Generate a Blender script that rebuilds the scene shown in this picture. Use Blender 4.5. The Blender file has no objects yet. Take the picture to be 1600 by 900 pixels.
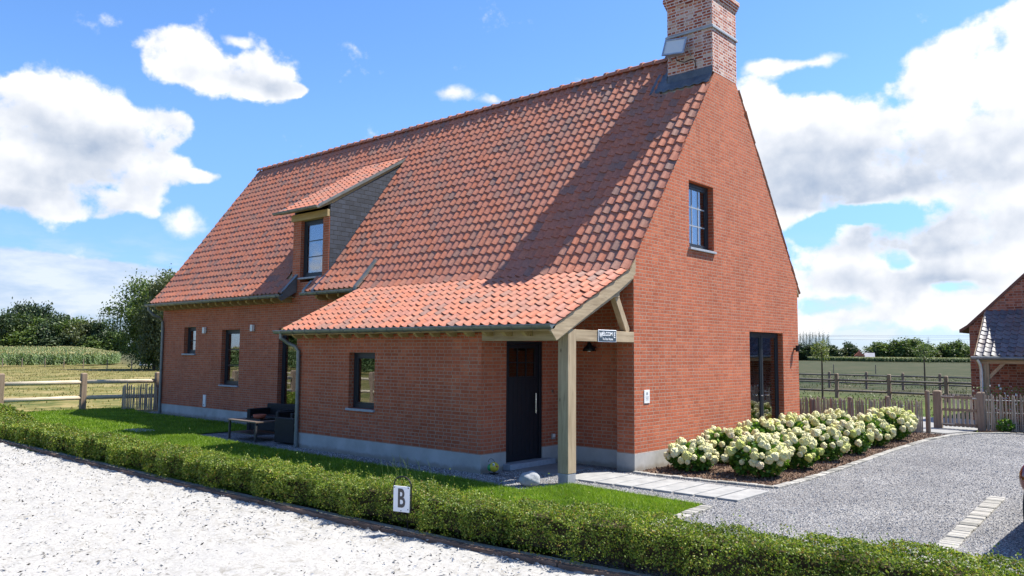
import bpy, bmesh, math, random
import numpy as np
from mathutils import Vector, Matrix
random.seed(7); RNG = np.random.default_rng(7)
S = bpy.context.scene
COL = S.collection
R = math.radians

# ------------------------------------------------------------------ camera
cam = bpy.data.cameras.new('camera'); camo = bpy.data.objects.new('camera', cam); COL.objects.link(camo)
cam.sensor_width = 36; cam.lens = 28.0754; cam.clip_start = 0.1; cam.clip_end = 6000
cr, cu, cf = (0.74855741, 0.66303586, 0.00672671), (0.04860497, -0.06498612, 0.99670174), (-0.66128614, 0.74576152, 0.08087268)
camo.matrix_world = Matrix(((cr[0], cu[0], -cf[0], 7.5417738), (cr[1], cu[1], -cf[1], -11.6687314), (cr[2], cu[2], -cf[2], 2.0), (0, 0, 0, 1)))
S.camera = camo
# ------------------------------------------------------------------ light
SUN = Vector((0.60, 1.0, 1.80)).normalized()
SKY_STRENGTH = 0.10
sl = bpy.data.lights.new('sun', 'SUN'); sl.energy = 5.0; sl.angle = R(0.53); sl.color = (1.0, 0.945, 0.85)
so = bpy.data.objects.new('sun', sl); COL.objects.link(so)
so.rotation_euler = SUN.to_track_quat('Z', 'Y').to_euler(); so.location = (10, 20, 40)
S.view_settings.view_transform = 'Standard'; S.view_settings.look = 'None'
S.view_settings.exposure = 1.08; S.view_settings.gamma = 1.0; S.view_settings.use_curve_mapping = False
S.render.engine = 'CYCLES'
try:
    S.cycles.max_bounces = 6; S.cycles.transparent_max_bounces = 8; S.cycles.caustics_reflective = False; S.cycles.caustics_refractive = False
except Exception: pass

# ------------------------------------------------------------------ node helper
class NT:
    def __init__(s, tree): s.t = tree; s.n = tree.nodes; s.l = tree.links
    def new(s, typ, ins=None, **kw):
        nd = s.n.new(typ)
        for k, v in kw.items(): setattr(nd, k, v)
        if ins:
            for k, v in ins.items():
                sock = nd.inputs[k]
                if hasattr(v, 'is_output') or isinstance(v, bpy.types.NodeSocket): s.l.new(v, sock)
                else: sock.default_value = v
        return nd
    def math(s, op, a, b=0.0, c=0.0, clamp=False):
        nd = s.n.new('ShaderNodeMath'); nd.operation = op; nd.use_clamp = clamp
        for i, v in enumerate((a, b, c)):
            if isinstance(v, bpy.types.NodeSocket): s.l.new(v, nd.inputs[i])
            else: nd.inputs[i].default_value = v
        return nd.outputs[0]
    def mix(s, fac, a, b, mode='MIX'):
        nd = s.n.new('ShaderNodeMix'); nd.data_type = 'RGBA'; nd.blend_type = mode
        for idx, v in ((0, fac), (6, a), (7, b)):
            if isinstance(v, bpy.types.NodeSocket): s.l.new(v, nd.inputs[idx])
            else: nd.inputs[idx].default_value = v if idx == 0 else (*v, 1) if len(v) == 3 else v
        return nd.outputs[2]
    def noise(s, vec, scale, detail=3, rough=0.55, dist=0.0):
        nd = s.n.new('ShaderNodeTexNoise'); s.l.new(vec, nd.inputs['Vector'])
        nd.inputs['Scale'].default_value = scale; nd.inputs['Detail'].default_value = detail
        nd.inputs['Roughness'].default_value = rough; nd.inputs['Distortion'].default_value = dist
        return nd
    def ramp(s, fac, stops, interp='LINEAR'):
        nd = s.n.new('ShaderNodeValToRGB'); s.l.new(fac, nd.inputs[0]); e = nd.color_ramp; e.interpolation = interp
        while len(e.elements) < len(stops): e.elements.new(0.5)
        for el, (p, c) in zip(e.elements, stops):
            el.position = p; el.color = (*c, 1) if len(c) == 3 else c
        return nd.outputs[0]
    def sstep(s, v, a, b):
        nd = s.n.new('ShaderNodeMapRange'); nd.interpolation_type = 'SMOOTHSTEP'; s.l.new(v, nd.inputs[0])
        nd.inputs[1].default_value = a; nd.inputs[2].default_value = b
        return nd.outputs[0]
    def sep(s, v):
        nd = s.n.new('ShaderNodeSeparateXYZ'); s.l.new(v, nd.inputs[0]); return nd.outputs
    def comb(s, x, y, z):
        nd = s.n.new('ShaderNodeCombineXYZ')
        for i, v in enumerate((x, y, z)):
            if isinstance(v, bpy.types.NodeSocket): s.l.new(v, nd.inputs[i])
            else: nd.inputs[i].default_value = v
        return nd.outputs[0]
    def mapping(s, vec, scale=(1, 1, 1), rot=(0, 0, 0), loc=(0, 0, 0)):
        nd = s.n.new('ShaderNodeMapping'); s.l.new(vec, nd.inputs[0])
        nd.inputs[1].default_value = loc; nd.inputs[2].default_value = rot; nd.inputs[3].default_value = scale
        return nd.outputs[0]

# ------------------------------------------------------------------ sky: Nishita plus broken cumulus
W = bpy.data.worlds.new('World'); S.world = W; W.use_nodes = True
g = NT(W.node_tree); g.n.clear()
sky = g.new('ShaderNodeTexSky', sky_type='NISHITA', sun_disc=False, sun_elevation=math.asin(SUN.z), sun_rotation=math.atan2(SUN.x, SUN.y), air_density=1.0, dust_density=0.35, ozone_density=2.2, altitude=20)
tc = g.new('ShaderNodeTexCoord'); D0 = tc.outputs['Generated']
w1 = g.noise(D0, 9, 5, 0.6); w2 = g.noise(D0, 3.2, 3, 0.5)
sx, sy, sz = g.sep(D0)
az = g.math('ARCTAN2', sx, sy); el = g.math('ARCSINE', sz)
wx, wy, wz = g.sep(w1.outputs['Color'])
azw = g.math('ADD', az, g.math('MULTIPLY', g.math('SUBTRACT', wx, 0.5), 0.055))
elw = g.math('ADD', el, g.math('MULTIPLY', g.math('SUBTRACT', wy, 0.5), 0.035))
P2 = g.comb(azw, elw, 0.0)
def blobs(lst, grow=1.0, acc=None):
    for (a, e_, ra, re) in lst:
        m = g.n.new('ShaderNodeMapping'); m.vector_type = 'POINT'; g.l.new(P2, m.inputs[0])
        sxx, syy = 1 / (ra * grow), 1 / (re * grow)
        m.inputs[3].default_value = (sxx, syy, 1); m.inputs[1].default_value = (-a * sxx, -e_ * syy, 0)
        gr = g.n.new('ShaderNodeTexGradient'); gr.gradient_type = 'SPHERICAL'; g.l.new(m.outputs[0], gr.inputs[0])
        acc = gr.outputs['Fac'] if acc is None else g.math('ADD', acc, gr.outputs['Fac'])
    return acc
LEFT = [(-1.2538, 0.2728, 0.0734, 0.0413), (-1.2948, 0.2529, 0.0871, 0.0458), (-1.1761, 0.2503, 0.0729, 0.0344), (-1.1356, 0.2500, 0.0378, 0.0240), (-1.2259, 0.2117, 0.1254, 0.0414), (-1.1537, 0.2033, 0.0673, 0.0301), (-1.0982, 0.1995, 0.0317, 0.0103), (-1.2729, 0.1685, 0.1006, 0.0353), (-1.2108, 0.1572, 0.038, 0.0211), (-1.1624, 0.1686, 0.0366, 0.0216), (-1.3486, 0.2052, 0.0806, 0.0896)]
TOP = [(-1.1489, 0.3332, 0.041, 0.0329), (-1.1173, 0.3272, 0.0492, 0.0362), (-1.0774, 0.3144, 0.0506, 0.0299), (-1.0448, 0.3288, 0.0356, 0.0314), (-1.0217, 0.3094, 0.036, 0.0233), (-0.9974, 0.308, 0.0152, 0.0103)]
SMALL = [(-1.1138, 0.1466, 0.0236, 0.0148), (-0.7991, 0.3156, 0.0277, 0.0098), (-0.75, 0.3091, 0.0147, 0.0053), (-1.0666, 0.3575, 0.0146, 0.0056), (-0.3616, 0.3387, 0.0431, 0.0063), (-0.413, 0.3348, 0.0238, 0.0114)]
RIGHT = [(-0.1674, 0.3205, 0.0593, 0.0482), (-0.2232, 0.31, 0.0537, 0.0367), (-0.1816, 0.2636, 0.096, 0.0564), (-0.1429, 0.3414, 0.0404, 0.0376), (-0.3921, 0.2735, 0.0694, 0.038), (-0.3385, 0.2651, 0.0631, 0.0345), (-0.2875, 0.2457, 0.0603, 0.0353), (-0.2261, 0.2285, 0.0881, 0.0482), (-0.3822, 0.2286, 0.0939, 0.0443), (-0.1727, 0.1816, 0.106, 0.0541), (-0.306, 0.1863, 0.1151, 0.0435), (-0.2112, 0.1158, 0.1163, 0.0488), (-0.3495, 0.1002, 0.0906, 0.041), (-0.2763, 0.0614, 0.1433, 0.0433), (-0.4052, 0.1701, 0.0511, 0.0377), (-0.1775, 0.0521, 0.0878, 0.041), (-0.379, 0.0408, 0.0638, 0.0301), (-0.4248, 0.3054, 0.0299, 0.0328), (-0.05, 0.27, 0.12, 0.09), (-0.05, 0.12, 0.14, 0.07)]
GRAY = [(-1.2676, 0.1827, 0.0894, 0.0204), (-1.1946, 0.2273, 0.0778, 0.0098), (-1.2828, 0.2481, 0.053, 0.0132), (-0.2268, 0.2064, 0.1193, 0.0236), (-0.3753, 0.2133, 0.0718, 0.0266), (-0.1715, 0.2153, 0.0531, 0.0201), (-0.2873, 0.1343, 0.053, 0.0159), (-0.1986, 0.1289, 0.0604, 0.0166), (-0.2562, 0.0824, 0.0768, 0.0114), (-0.3404, 0.1887, 0.0419, 0.0147), (-1.2539, 0.1498, 0.0423, 0.011), (-1.0443, 0.3144, 0.0444, 0.0072)]
GAP = [(-0.2656, 0.1582, 0.0325, 0.0114), (-0.275, 0.1047, 0.0144, 0.0087), (-0.3661, 0.1457, 0.0156, 0.0135), (-0.317, 0.1579, 0.0273, 0.0073), (-0.3437, 0.0553, 0.0346, 0.0074), (-0.2127, 0.0739, 0.0244, 0.0056)]
nf = g.noise(D0, 15, 8, 0.56); nf2 = g.noise(g.mapping(D0, loc=(0.004, 0.006, 0.022)), 15, 3, 0.5); nbig = g.noise(g.mapping(D0, (1, 1, 2.6)), 5.5, 6, 0.6)
puff = g.noise(g.mapping(D0, (1, 1, 1.3)), 34, 8, 0.6)
nfc = g.math('ADD', g.math('SUBTRACT', nf.outputs['Fac'], 0.5), g.math('MULTIPLY', g.math('SUBTRACT', puff.outputs['Fac'], 0.5), 0.45)); nbc = g.math('SUBTRACT', nbig.outputs['Fac'], 0.5)
relief = g.math('MULTIPLY', g.math('SUBTRACT', nf.outputs['Fac'], nf2.outputs['Fac']), 1.5)
dens = g.math('ADD', blobs(LEFT, 1.04), g.math('ADD', blobs(TOP, 1.12), blobs(RIGHT, 1.20))); dens = g.math('SUBTRACT', g.math('MINIMUM', dens, 0.72), 0.10)
dens = g.math('SUBTRACT', dens, g.math('MULTIPLY', blobs(GAP, 1.9), 0.75))
dens = g.math('ADD', dens, g.math('MULTIPLY', nfc, 1.7))
small = g.math('SUBTRACT', g.math('ADD', g.math('MULTIPLY', blobs(SMALL, 1.9), 0.62), g.math('MULTIPLY', nfc, 1.0)), 0.04)
dens = g.math('MAXIMUM', dens, small)
away = g.math('MAXIMUM', g.sstep(az, 0.02, 0.3), g.math('MAXIMUM', g.sstep(az, -1.42, -1.75), g.sstep(el, 0.42, 0.6)))
bro = g.math('MULTIPLY', g.math('SUBTRACT', nbig.outputs['Fac'], 0.53), 3.2)
dens = g.math('ADD', g.math('MULTIPLY', dens, g.math('SUBTRACT', 1.0, away)), g.math('MULTIPLY', g.math('ADD', bro, g.math('MULTIPLY', nfc, 0.8)), away))
mask = g.math('MULTIPLY', g.sstep(dens, 0.12, 0.52), 0.985)
# broken thin cloud low over the horizon
vn = g.noise(g.mapping(D0, (1, 1, 3.6)), 10, 8, 0.6)
veil = g.math('MULTIPLY', g.sstep(el, 0.150, 0.060), g.sstep(g.math('ADD', vn.outputs['Fac'], g.math('MULTIPLY', nfc, 0.3)), 0.40, 0.62))
LOW = [(-1.2628, 0.0834, 0.1129, 0.0179), (-1.1881, 0.0767, 0.0773, 0.0172), (-1.2846, 0.0481, 0.0865, 0.0204), (-1.2188, 0.054, 0.0809, 0.0141), (-1.1071, 0.0578, 0.1106, 0.0223), (-1.30, 0.065, 0.10, 0.03)]
veil = g.math('ADD', g.math('MULTIPLY', veil, 0.80), g.sstep(g.math('ADD', g.math('MINIMUM', blobs(LOW, 1.7), 0.7), g.math('MULTIPLY', nfc, 0.8)), 0.22, 0.6), clamp=True)
veil = g.math('MULTIPLY', veil, 0.86)
core = g.sstep(dens, 0.25, 0.75)
gy = g.math('MULTIPLY', g.math('MINIMUM', blobs(GRAY, 2.2), 0.85), 0.78)
gy = g.math('MULTIPLY', gy, g.math('ADD', 0.72, g.math('MULTIPLY', g.math('SUBTRACT', w2.outputs['Fac'], 0.5), 1.8)))
gy = g.math('ADD', gy, g.math('MULTIPLY', g.sstep(w2.outputs['Fac'], 0.45, 0.75), 0.12))
gy = g.math('SUBTRACT', g.math('MULTIPLY', gy, g.math('ADD', 0.45, g.math('MULTIPLY', core, 0.6))), relief, clamp=True)
CL = 0.54
ccol = g.mix(gy, (CL * 1.0, CL * 1.0, CL * 1.01), (CL * 0.34, CL * 0.43, CL * 0.58))
vcol = g.mix(g.math('MULTIPLY', g.math('SUBTRACT', 0.62, vn.outputs['Fac']), 4.0, clamp=True), (0.42, 0.45, 0.49), (0.25, 0.32, 0.42))
hs = g.new('ShaderNodeHueSaturation', {'Saturation': 1.15, 'Value': 1.0, 'Color': sky.outputs[0]})
skyc = g.mix(1.0, hs.outputs[0], (SKY_STRENGTH * 0.88, SKY_STRENGTH * 1.0, SKY_STRENGTH * 1.20), 'MULTIPLY')
skyc = g.mix(1.0, skyc, g.ramp(g.sstep(el, 0.0, 0.30), [(0, (0.55, 0.62, 0.84)), (0.5, (0.72, 0.76, 0.88)), (1, (0.95, 0.95, 0.95))]), 'MULTIPLY')
c1 = g.mix(veil, skyc, vcol)
c2 = g.mix(mask, c1, ccol)
below = g.sstep(el, -0.004, -0.02)
c3 = g.mix(below, c2, (0.10, 0.11, 0.07))
bg = g.new('ShaderNodeBackground', {'Color': c3, 'Strength': 1.0})
wo = g.new('ShaderNodeOutputWorld', {'Surface': bg.outputs[0]})
try: W.cycles.sampling_method = 'MANUAL'; W.cycles.sample_map_resolution = 1024
except Exception: pass

# ------------------------------------------------------------------ materials
def mat(name, rough=0.8, spec=0.3):
    m = bpy.data.materials.new(name); m.use_nodes = True; n = NT(m.node_tree); n.n.clear()
    b = n.new('ShaderNodeBsdfPrincipled', {'Roughness': rough}); b.inputs['Specular IOR Level'].default_value = spec
    o = n.new('ShaderNodeOutputMaterial', {'Surface': b.outputs[0]})
    return m, n, b, o
def pos(n): return n.new('ShaderNodeNewGeometry').outputs['Position']
def bump(n, b, h, strength=0.4, dist=0.01, nrm=None):
    bp = n.new('ShaderNodeBump', {'Height': h, 'Strength': strength, 'Distance': dist})
    if nrm is not None: n.l.new(nrm, bp.inputs['Normal'])
    n.l.new(bp.outputs[0], b.inputs['Normal']); return bp.outputs[0]
def setc(n, b, c):
    if isinstance(c, bpy.types.NodeSocket): n.l.new(c, b.inputs['Base Color'])
    else: b.inputs['Base Color'].default_value = (*c, 1)

def brick_mat(name, cols, mortar, bw=0.205, rh=0.062, ms=0.0075, white=0.0, mtint=0.5, bstr=0.5):
    m, n, b, o = mat(name, 0.88, 0.2)
    geo = n.new('ShaderNodeNewGeometry'); P = geo.outputs['Position']; px, py, pz = n.sep(P)
    nx, ny, nz = n.sep(geo.outputs['True Normal'])
    isx = n.math('GREATER_THAN', n.math('ABSOLUTE', nx), 0.6)
    u = n.math('ADD', n.math('MULTIPLY', py, isx), n.math('MULTIPLY', px, n.math('SUBTRACT', 1.0, isx)))
    wob = n.noise(P, 14, 2); wx, wy, wz = n.sep(wob.outputs['Color'])
    u = n.math('ADD', u, n.math('MULTIPLY', n.math('SUBTRACT', wx, 0.5), 0.012))
    v = n.math('ADD', pz, n.math('MULTIPLY', n.math('SUBTRACT', wy, 0.5), 0.010))
    br = n.new('ShaderNodeTexBrick', {'Vector': n.comb(u, v, 0.0), 'Color1': (0, 0, 0, 1), 'Color2': (1, 1, 1, 1), 'Mortar': (0.5, 0.5, 0.5, 1), 'Scale': 1.0, 'Mortar Size': ms, 'Mortar Smooth': 0.25, 'Bias': 0.0, 'Brick Width': bw, 'Row Height': rh}, offset=0.25, offset_frequency=2, squash=0.5, squash_frequency=2)
    tint = br.outputs['Color']; mo = br.outputs['Fac']
    col = n.ramp(tint, cols)
    fine = n.noise(P, 60, 4, 0.6); big = n.noise(P, 0.9, 4, 0.6); mid = n.noise(P, 6, 3)
    col = n.mix(0.5, col, n.ramp(fine.outputs['Fac'], [(0.3, (0.62, 0.6, 0.58)), (0.7, (1.3, 1.25, 1.2))]), 'MULTIPLY')
    col = n.mix(0.6, col, n.ramp(big.outputs['Fac'], [(0.35, (0.78, 0.76, 0.74)), (0.65, (1.15, 1.15, 1.14))]), 'MULTIPLY')
    mcol = n.mix(mid.outputs['Fac'], tuple(c * 0.7 for c in mortar), tuple(min(1, c * 1.25) for c in mortar))
    # wiped mortar smears of varying strength
    smear = n.math('MULTIPLY', n.sstep(n.noise(P, 3.5, 5, 0.65).outputs['Fac'], 0.55, 0.78), white if white > 0 else 0.22)
    full = n.math('ADD', n.math('MULTIPLY', mo, n.math('ADD', mtint, n.math('MULTIPLY', mid.outputs['Fac'], 0.7)), clamp=True), smear, clamp=True)
    col = n.mix(full, col, mcol)
    setc(n, b, col)
    h = n.math('ADD', n.math('MULTIPLY', n.math('SUBTRACT', 1.0, mo), 1.0), n.math('MULTIPLY', fine.outputs['Fac'], 0.35))
    h = n.math('ADD', h, n.math('MULTIPLY', tint, 0.35))
    bump(n, b, h, bstr, 0.008)
    return m
M = {}
M['brick'] = brick_mat('house_brick', [(0.0, (0.355, 0.094, 0.046)), (0.3, (0.40, 0.108, 0.053)), (0.6, (0.435, 0.120, 0.059)), (0.85, (0.475, 0.145, 0.073)), (1.0, (0.365, 0.103, 0.058))], (0.34, 0.245, 0.185), ms=0.0074)
M['chimney_brick'] = brick_mat('chimney_brick', [(0.0, (0.20, 0.05, 0.032)), (0.45, (0.36, 0.10, 0.055)), (0.7, (0.45, 0.18, 0.11)), (1.0, (0.55, 0.45, 0.38))], (0.55, 0.475, 0.455), ms=0.011, white=0.85, mtint=0.75)
M['barn_brick'] = brick_mat('barn_brick', [(0.0, (0.14, 0.05, 0.035)), (0.5, (0.30, 0.11, 0.07)), (0.8, (0.38, 0.17, 0.11)), (1.0, (0.22, 0.12, 0.10))], (0.30, 0.25, 0.21), bw=0.22, rh=0.08, ms=0.010)

def tile_mat(name, stops, rough=0.62, spec=0.35):
    m, n, b, o = mat(name, rough, spec)
    geo = n.new('ShaderNodeNewGeometry'); P = geo.outputs['Position']
    col = n.ramp(geo.outputs['Random Per Island'], stops)
    ns = n.noise(P, 18, 4, 0.65); nb = n.noise(P, 1.3, 3)
    col = n.mix(0.75, col, n.ramp(ns.outputs['Fac'], [(0.3, (0.68, 0.66, 0.66)), (0.7, (1.2, 1.2, 1.2))]), 'MULTIPLY')
    col = n.mix(n.math('MULTIPLY', n.sstep(nb.outputs['Fac'], 0.46, 0.70), 0.38), col, (0.25, 0.15, 0.11))
    lich = n.sstep(n.noise(P, 55, 2).outputs['Fac'], 0.66, 0.72)
    col = n.mix(n.math('MULTIPLY', lich, 0.35), col, (0.30, 0.27, 0.22))
    setc(n, b, col); bump(n, b, n.noise(P, 120, 3).outputs['Fac'], 0.25, 0.004)
    return m
M['tile'] = tile_mat('clay_tile', [(0.0, (0.41, 0.138, 0.074)), (0.22, (0.45, 0.162, 0.092)), (0.45, (0.40, 0.152, 0.096)), (0.60, (0.355, 0.152, 0.106)), (0.75, (0.43, 0.162, 0.094)), (0.88, (0.31, 0.150, 0.105)), (0.95, (0.235, 0.135, 0.108)), (1.0, (0.42, 0.175, 0.108))])
M['slate_tile'] = tile_mat('grey_glazed_tile', [(0.0, (0.085, 0.085, 0.098)), (0.5, (0.115, 0.115, 0.128)), (1.0, (0.15, 0.147, 0.16))], 0.55, 0.4)
M['dark_tile'] = tile_mat('dark_red_tile', [(0.0, (0.10, 0.05, 0.04)), (0.5, (0.15, 0.07, 0.055)), (1.0, (0.09, 0.06, 0.055))])

def noisy(name, c1, c2, scale=8, rough=0.8, spec=0.3, bs=0.2, bd=0.01, detail=4, bscale=None, stretch=(1, 1, 1), metallic=0.0):
    m, n, b, o = mat(name, rough, spec); P = n.mapping(pos(n), stretch)
    ns = n.noise(P, scale, detail, 0.6)
    setc(n, b, n.ramp(ns.outputs['Fac'], [(0.3, c1), (0.7, c2)]))
    b.inputs['Metallic'].default_value = metallic
    if bs: bump(n, b, n.noise(P, bscale or scale * 3, 4, 0.6).outputs['Fac'], bs, bd)
    return m
def plinth_mat():
    m, n, b, o = mat('plinth_render', 0.9, 0.2); P = pos(n); z = n.sep(P)[2]
    ns = n.noise(P, 3, 5, 0.6); col = n.ramp(ns.outputs['Fac'], [(0.3, (0.34, 0.335, 0.315)), (0.7, (0.46, 0.455, 0.435))])
    st = n.math('MULTIPLY', n.sstep(n.math('SUBTRACT', z, n.math('MULTIPLY', n.noise(P, 7, 3).outputs['Fac'], 0.14)), 0.04, -0.05), 0.6)
    col = n.mix(st, col, (0.20, 0.165, 0.12))
    setc(n, b, col); bump(n, b, n.noise(P, 30, 4).outputs['Fac'], 0.15, 0.006)
    return m
M['plinth'] = plinth_mat()
def oak_mat(name, c1, c2, axis):
    m, n, b, o = mat(name, 0.8, 0.25); P = pos(n)
    st = [14, 14, 14]; st[axis] = 0.9
    Q = n.mapping(P, tuple(st))
    g1 = n.noise(Q, 1.6, 5, 0.65, 0.6); g2 = n.noise(P, 2.2, 3)
    col = n.ramp(g1.outputs['Fac'], [(0.25, c1), (0.5, tuple((a + d) / 2 for a, d in zip(c1, c2))), (0.75, c2)])
    cr_ = n.sstep(n.noise(Q, 3.0, 2, 0.5).outputs['Fac'], 0.66, 0.72)
    col = n.mix(n.math('MULTIPLY', cr_, 0.5), col, tuple(c * 0.35 for c in c1))
    kn = n.new('ShaderNodeTexVoronoi', {'Vector': n.mapping(P, tuple(2.2 if i != axis else 1.0 for i in range(3))), 'Scale': 1.6})
    col = n.mix(n.sstep(kn.outputs['Distance'], 0.075, 0.035), col, (0.13, 0.085, 0.05))
    col = n.mix(0.5, col, n.ramp(g2.outputs['Fac'], [(0.3, (0.8, 0.78, 0.74)), (0.7, (1.12, 1.12, 1.12))]), 'MULTIPLY')
    setc(n, b, col); bump(n, b, g1.outputs['Fac'], 0.35, 0.006)
    return m
OA, OB = (0.25, 0.185, 0.115), (0.47, 0.375, 0.25)
M['oak_z'] = oak_mat('oak_upright', OA, OB, 2); M['oak_x'] = oak_mat('oak_along', OA, OB, 0); M['oak_y'] = oak_mat('oak_across', OA, OB, 1)
M['fence_wood'] = oak_mat('fence_wood', (0.34, 0.29, 0.21), (0.60, 0.53, 0.41), 1)
M['rail_wood'] = oak_mat('rail_wood', (0.10, 0.09, 0.08), (0.20, 0.18, 0.155), 0)
M['post_wood'] = oak_mat('post_wood', (0.17, 0.12, 0.085), (0.32, 0.245, 0.18), 2)
M['dark_post'] = oak_mat('weathered_post_wood', (0.16, 0.12, 0.09), (0.31, 0.24, 0.18), 2)
def paling_mat():
    m, n, b, o = mat('chestnut_paling', 0.85, 0.2); geo = n.new('ShaderNodeNewGeometry'); P = geo.outputs['Position']
    col = n.ramp(geo.outputs['Random Per Island'], [(0, (0.27, 0.22, 0.17)), (0.4, (0.42, 0.36, 0.28)), (0.7, (0.32, 0.25, 0.185)), (1, (0.52, 0.46, 0.37))])
    gr = n.noise(n.mapping(P, (30, 30, 2.5)), 1.5, 4)
    col = n.mix(0.8, col, n.ramp(gr.outputs['Fac'], [(0.3, (0.6, 0.6, 0.6)), (0.7, (1.3, 1.3, 1.3))]), 'MULTIPLY')
    setc(n, b, col); bump(n, b, gr.outputs['Fac'], 0.4, 0.005); return m
M['paling'] = paling_mat()
M['zinc'] = noisy('zinc', (0.15, 0.165, 0.165), (0.23, 0.25, 0.245), 6, 0.5, 0.5, 0.05, metallic=0.55)
M['galv'] = noisy('galvanised_steel', (0.38, 0.40, 0.42), (0.52, 0.54, 0.56), 12, 0.4, 0.5, 0.05, metallic=0.7)
M['lead'] = noisy('lead_flashing', (0.045, 0.06, 0.085), (0.10, 0.12, 0.15), 5, 0.45, 0.5, 0.5, 0.02)
M['anthracite'] = noisy('anthracite_frame', (0.014, 0.019, 0.026), (0.022, 0.028, 0.036), 20, 0.42, 0.4, 0.03)
M['black'] = noisy('black_paint', (0.006, 0.006, 0.007), (0.012, 0.012, 0.013), 20, 0.5, 0.3, 0.03)
M['door_black'] = noisy('door_paint', (0.007, 0.009, 0.014), (0.011, 0.013, 0.019), 20, 0.45, 0.35, 0.03)
M['bluestone'] = noisy('blue_stone', (0.26, 0.29, 0.33), (0.36, 0.39, 0.43), 14, 0.6, 0.4, 0.1)
M['slab'] = noisy('slab_concrete', (0.23, 0.232, 0.23), (0.33, 0.33, 0.322), 5, 0.8, 0.3, 0.15)
M['porch_slab'] = noisy('porch_slab_concrete', (0.20, 0.20, 0.20), (0.27, 0.27, 0.26), 5, 0.8, 0.3, 0.15)
M['white'] = noisy('white_plastic', (0.68, 0.68, 0.66), (0.78, 0.78, 0.76), 10, 0.5, 0.4, 0.02)
M['steel'] = noisy('brushed_steel', (0.55, 0.55, 0.55), (0.65, 0.65, 0.65), 20, 0.25, 0.5, 0.02, metallic=1.0)
M['boulder'] = noisy('grey_boulder', (0.22, 0.235, 0.25), (0.38, 0.39, 0.40), 9, 0.8, 0.3, 0.4, 0.02)
M['fascia'] = oak_mat('fascia_wood', (0.30, 0.22, 0.10), (0.46, 0.36, 0.19), 0)
M['interior'] = noisy('interior_plaster', (0.22, 0.21, 0.20), (0.28, 0.27, 0.25), 3, 0.9, 0.1, 0)
M['wicker'] = noisy('black_wicker', (0.008, 0.008, 0.009), (0.02, 0.02, 0.022), 60, 0.6, 0.3, 0.5, 0.01)
M['table_metal'] = noisy('table_metal', (0.03, 0.032, 0.035), (0.06, 0.06, 0.065), 10, 0.5, 0.4, 0.1)
M['table_top'] = noisy('table_wood', (0.10, 0.075, 0.06), (0.17, 0.13, 0.10), 8, 0.5, 0.4, 0.1)
M['terracotta'] = noisy('terracotta', (0.30, 0.08, 0.045), (0.38, 0.11, 0.06), 10, 0.7, 0.3, 0.1)
M['sleeper'] = noisy('sleeper_wood', (0.10, 0.065, 0.05), (0.20, 0.14, 0.11), 4, 0.9, 0.2, 0.8, 0.02, stretch=(1, 6, 6))
M['mulch'] = None
M['bark'] = noisy('bark', (0.06, 0.048, 0.036), (0.15, 0.125, 0.095), 10, 0.9, 0.1, 0.7, 0.03, stretch=(3, 3, 0.6))
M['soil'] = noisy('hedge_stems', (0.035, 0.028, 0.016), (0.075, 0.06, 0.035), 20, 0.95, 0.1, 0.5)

def glass_mat(name, lo, hi, tint=(0.55, 0.58, 0.6)):
    m, n, b, o = mat(name); n.n.remove(b)
    fr = n.new('ShaderNodeFresnel', {'IOR': 1.5})
    wv = n.noise(pos(n), 1.6, 2)
    bp = n.new('ShaderNodeBump', {'Height': wv.outputs['Fac'], 'Strength': 0.06, 'Distance': 0.02})
    gl = n.new('ShaderNodeBsdfGlossy', {'Color': (0.93, 0.96, 1, 1), 'Roughness': 0.004, 'Normal': bp.outputs[0]})
    tr = n.new('ShaderNodeBsdfTransparent', {'Color': (*tint, 1)})
    f = n.new('ShaderNodeMapRange', {0: fr.outputs[0], 1: 0.04, 2: 0.5, 3: lo, 4: hi})
    mx = n.new('ShaderNodeMixShader', {0: f.outputs[0], 1: tr.outputs[0], 2: gl.outputs[0]})
    n.l.new(mx.outputs[0], o.inputs[0]); return m
M['glass'] = glass_mat('window_glass', 0.20, 0.85)
M['door_glass'] = glass_mat('tinted_glass', 0.10, 0.6, (0.35, 0.3, 0.25))
def cloth():
    m, n, b, o = mat('net_curtain', 0.9, 0.1); P = pos(n)
    setc(n, b, (0.80, 0.82, 0.84)); return m
M['curtain'] = cloth()

def gravel_mat():
    m, n, b, o = mat('gravel', 0.85, 0.3); P = pos(n)
    v = n.new('ShaderNodeTexVoronoi', {'Vector': n.mapping(P, (1, 1, 0.2)), 'Scale': 55.0, 'Randomness': 1.0})
    cx = n.sep(v.outputs['Color'])[0]
    col = n.ramp(cx, [(0.0, (0.12, 0.12, 0.126)), (0.3, (0.215, 0.215, 0.22)), (0.6, (0.32, 0.32, 0.32)), (0.85, (0.45, 0.445, 0.435)), (1.0, (0.34, 0.305, 0.27))])
    edge = n.sstep(v.outputs['Distance'], 0.75, 0.35)
    col = n.mix(edge, (0.085, 0.085, 0.092), col)
    big = n.noise(P, 0.7, 6, 0.65); col = n.mix(0.9, col, n.ramp(big.outputs['Fac'], [(0.36, (0.72, 0.72, 0.73)), (0.62, (1.12, 1.12, 1.11))]), 'MULTIPLY')
    setc(n, b, col)
    bump(n, b, n.math('SUBTRACT', 1.0, v.outputs['Distance']), 0.9, 0.02); return m
M['gravel'] = gravel_mat()
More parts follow.
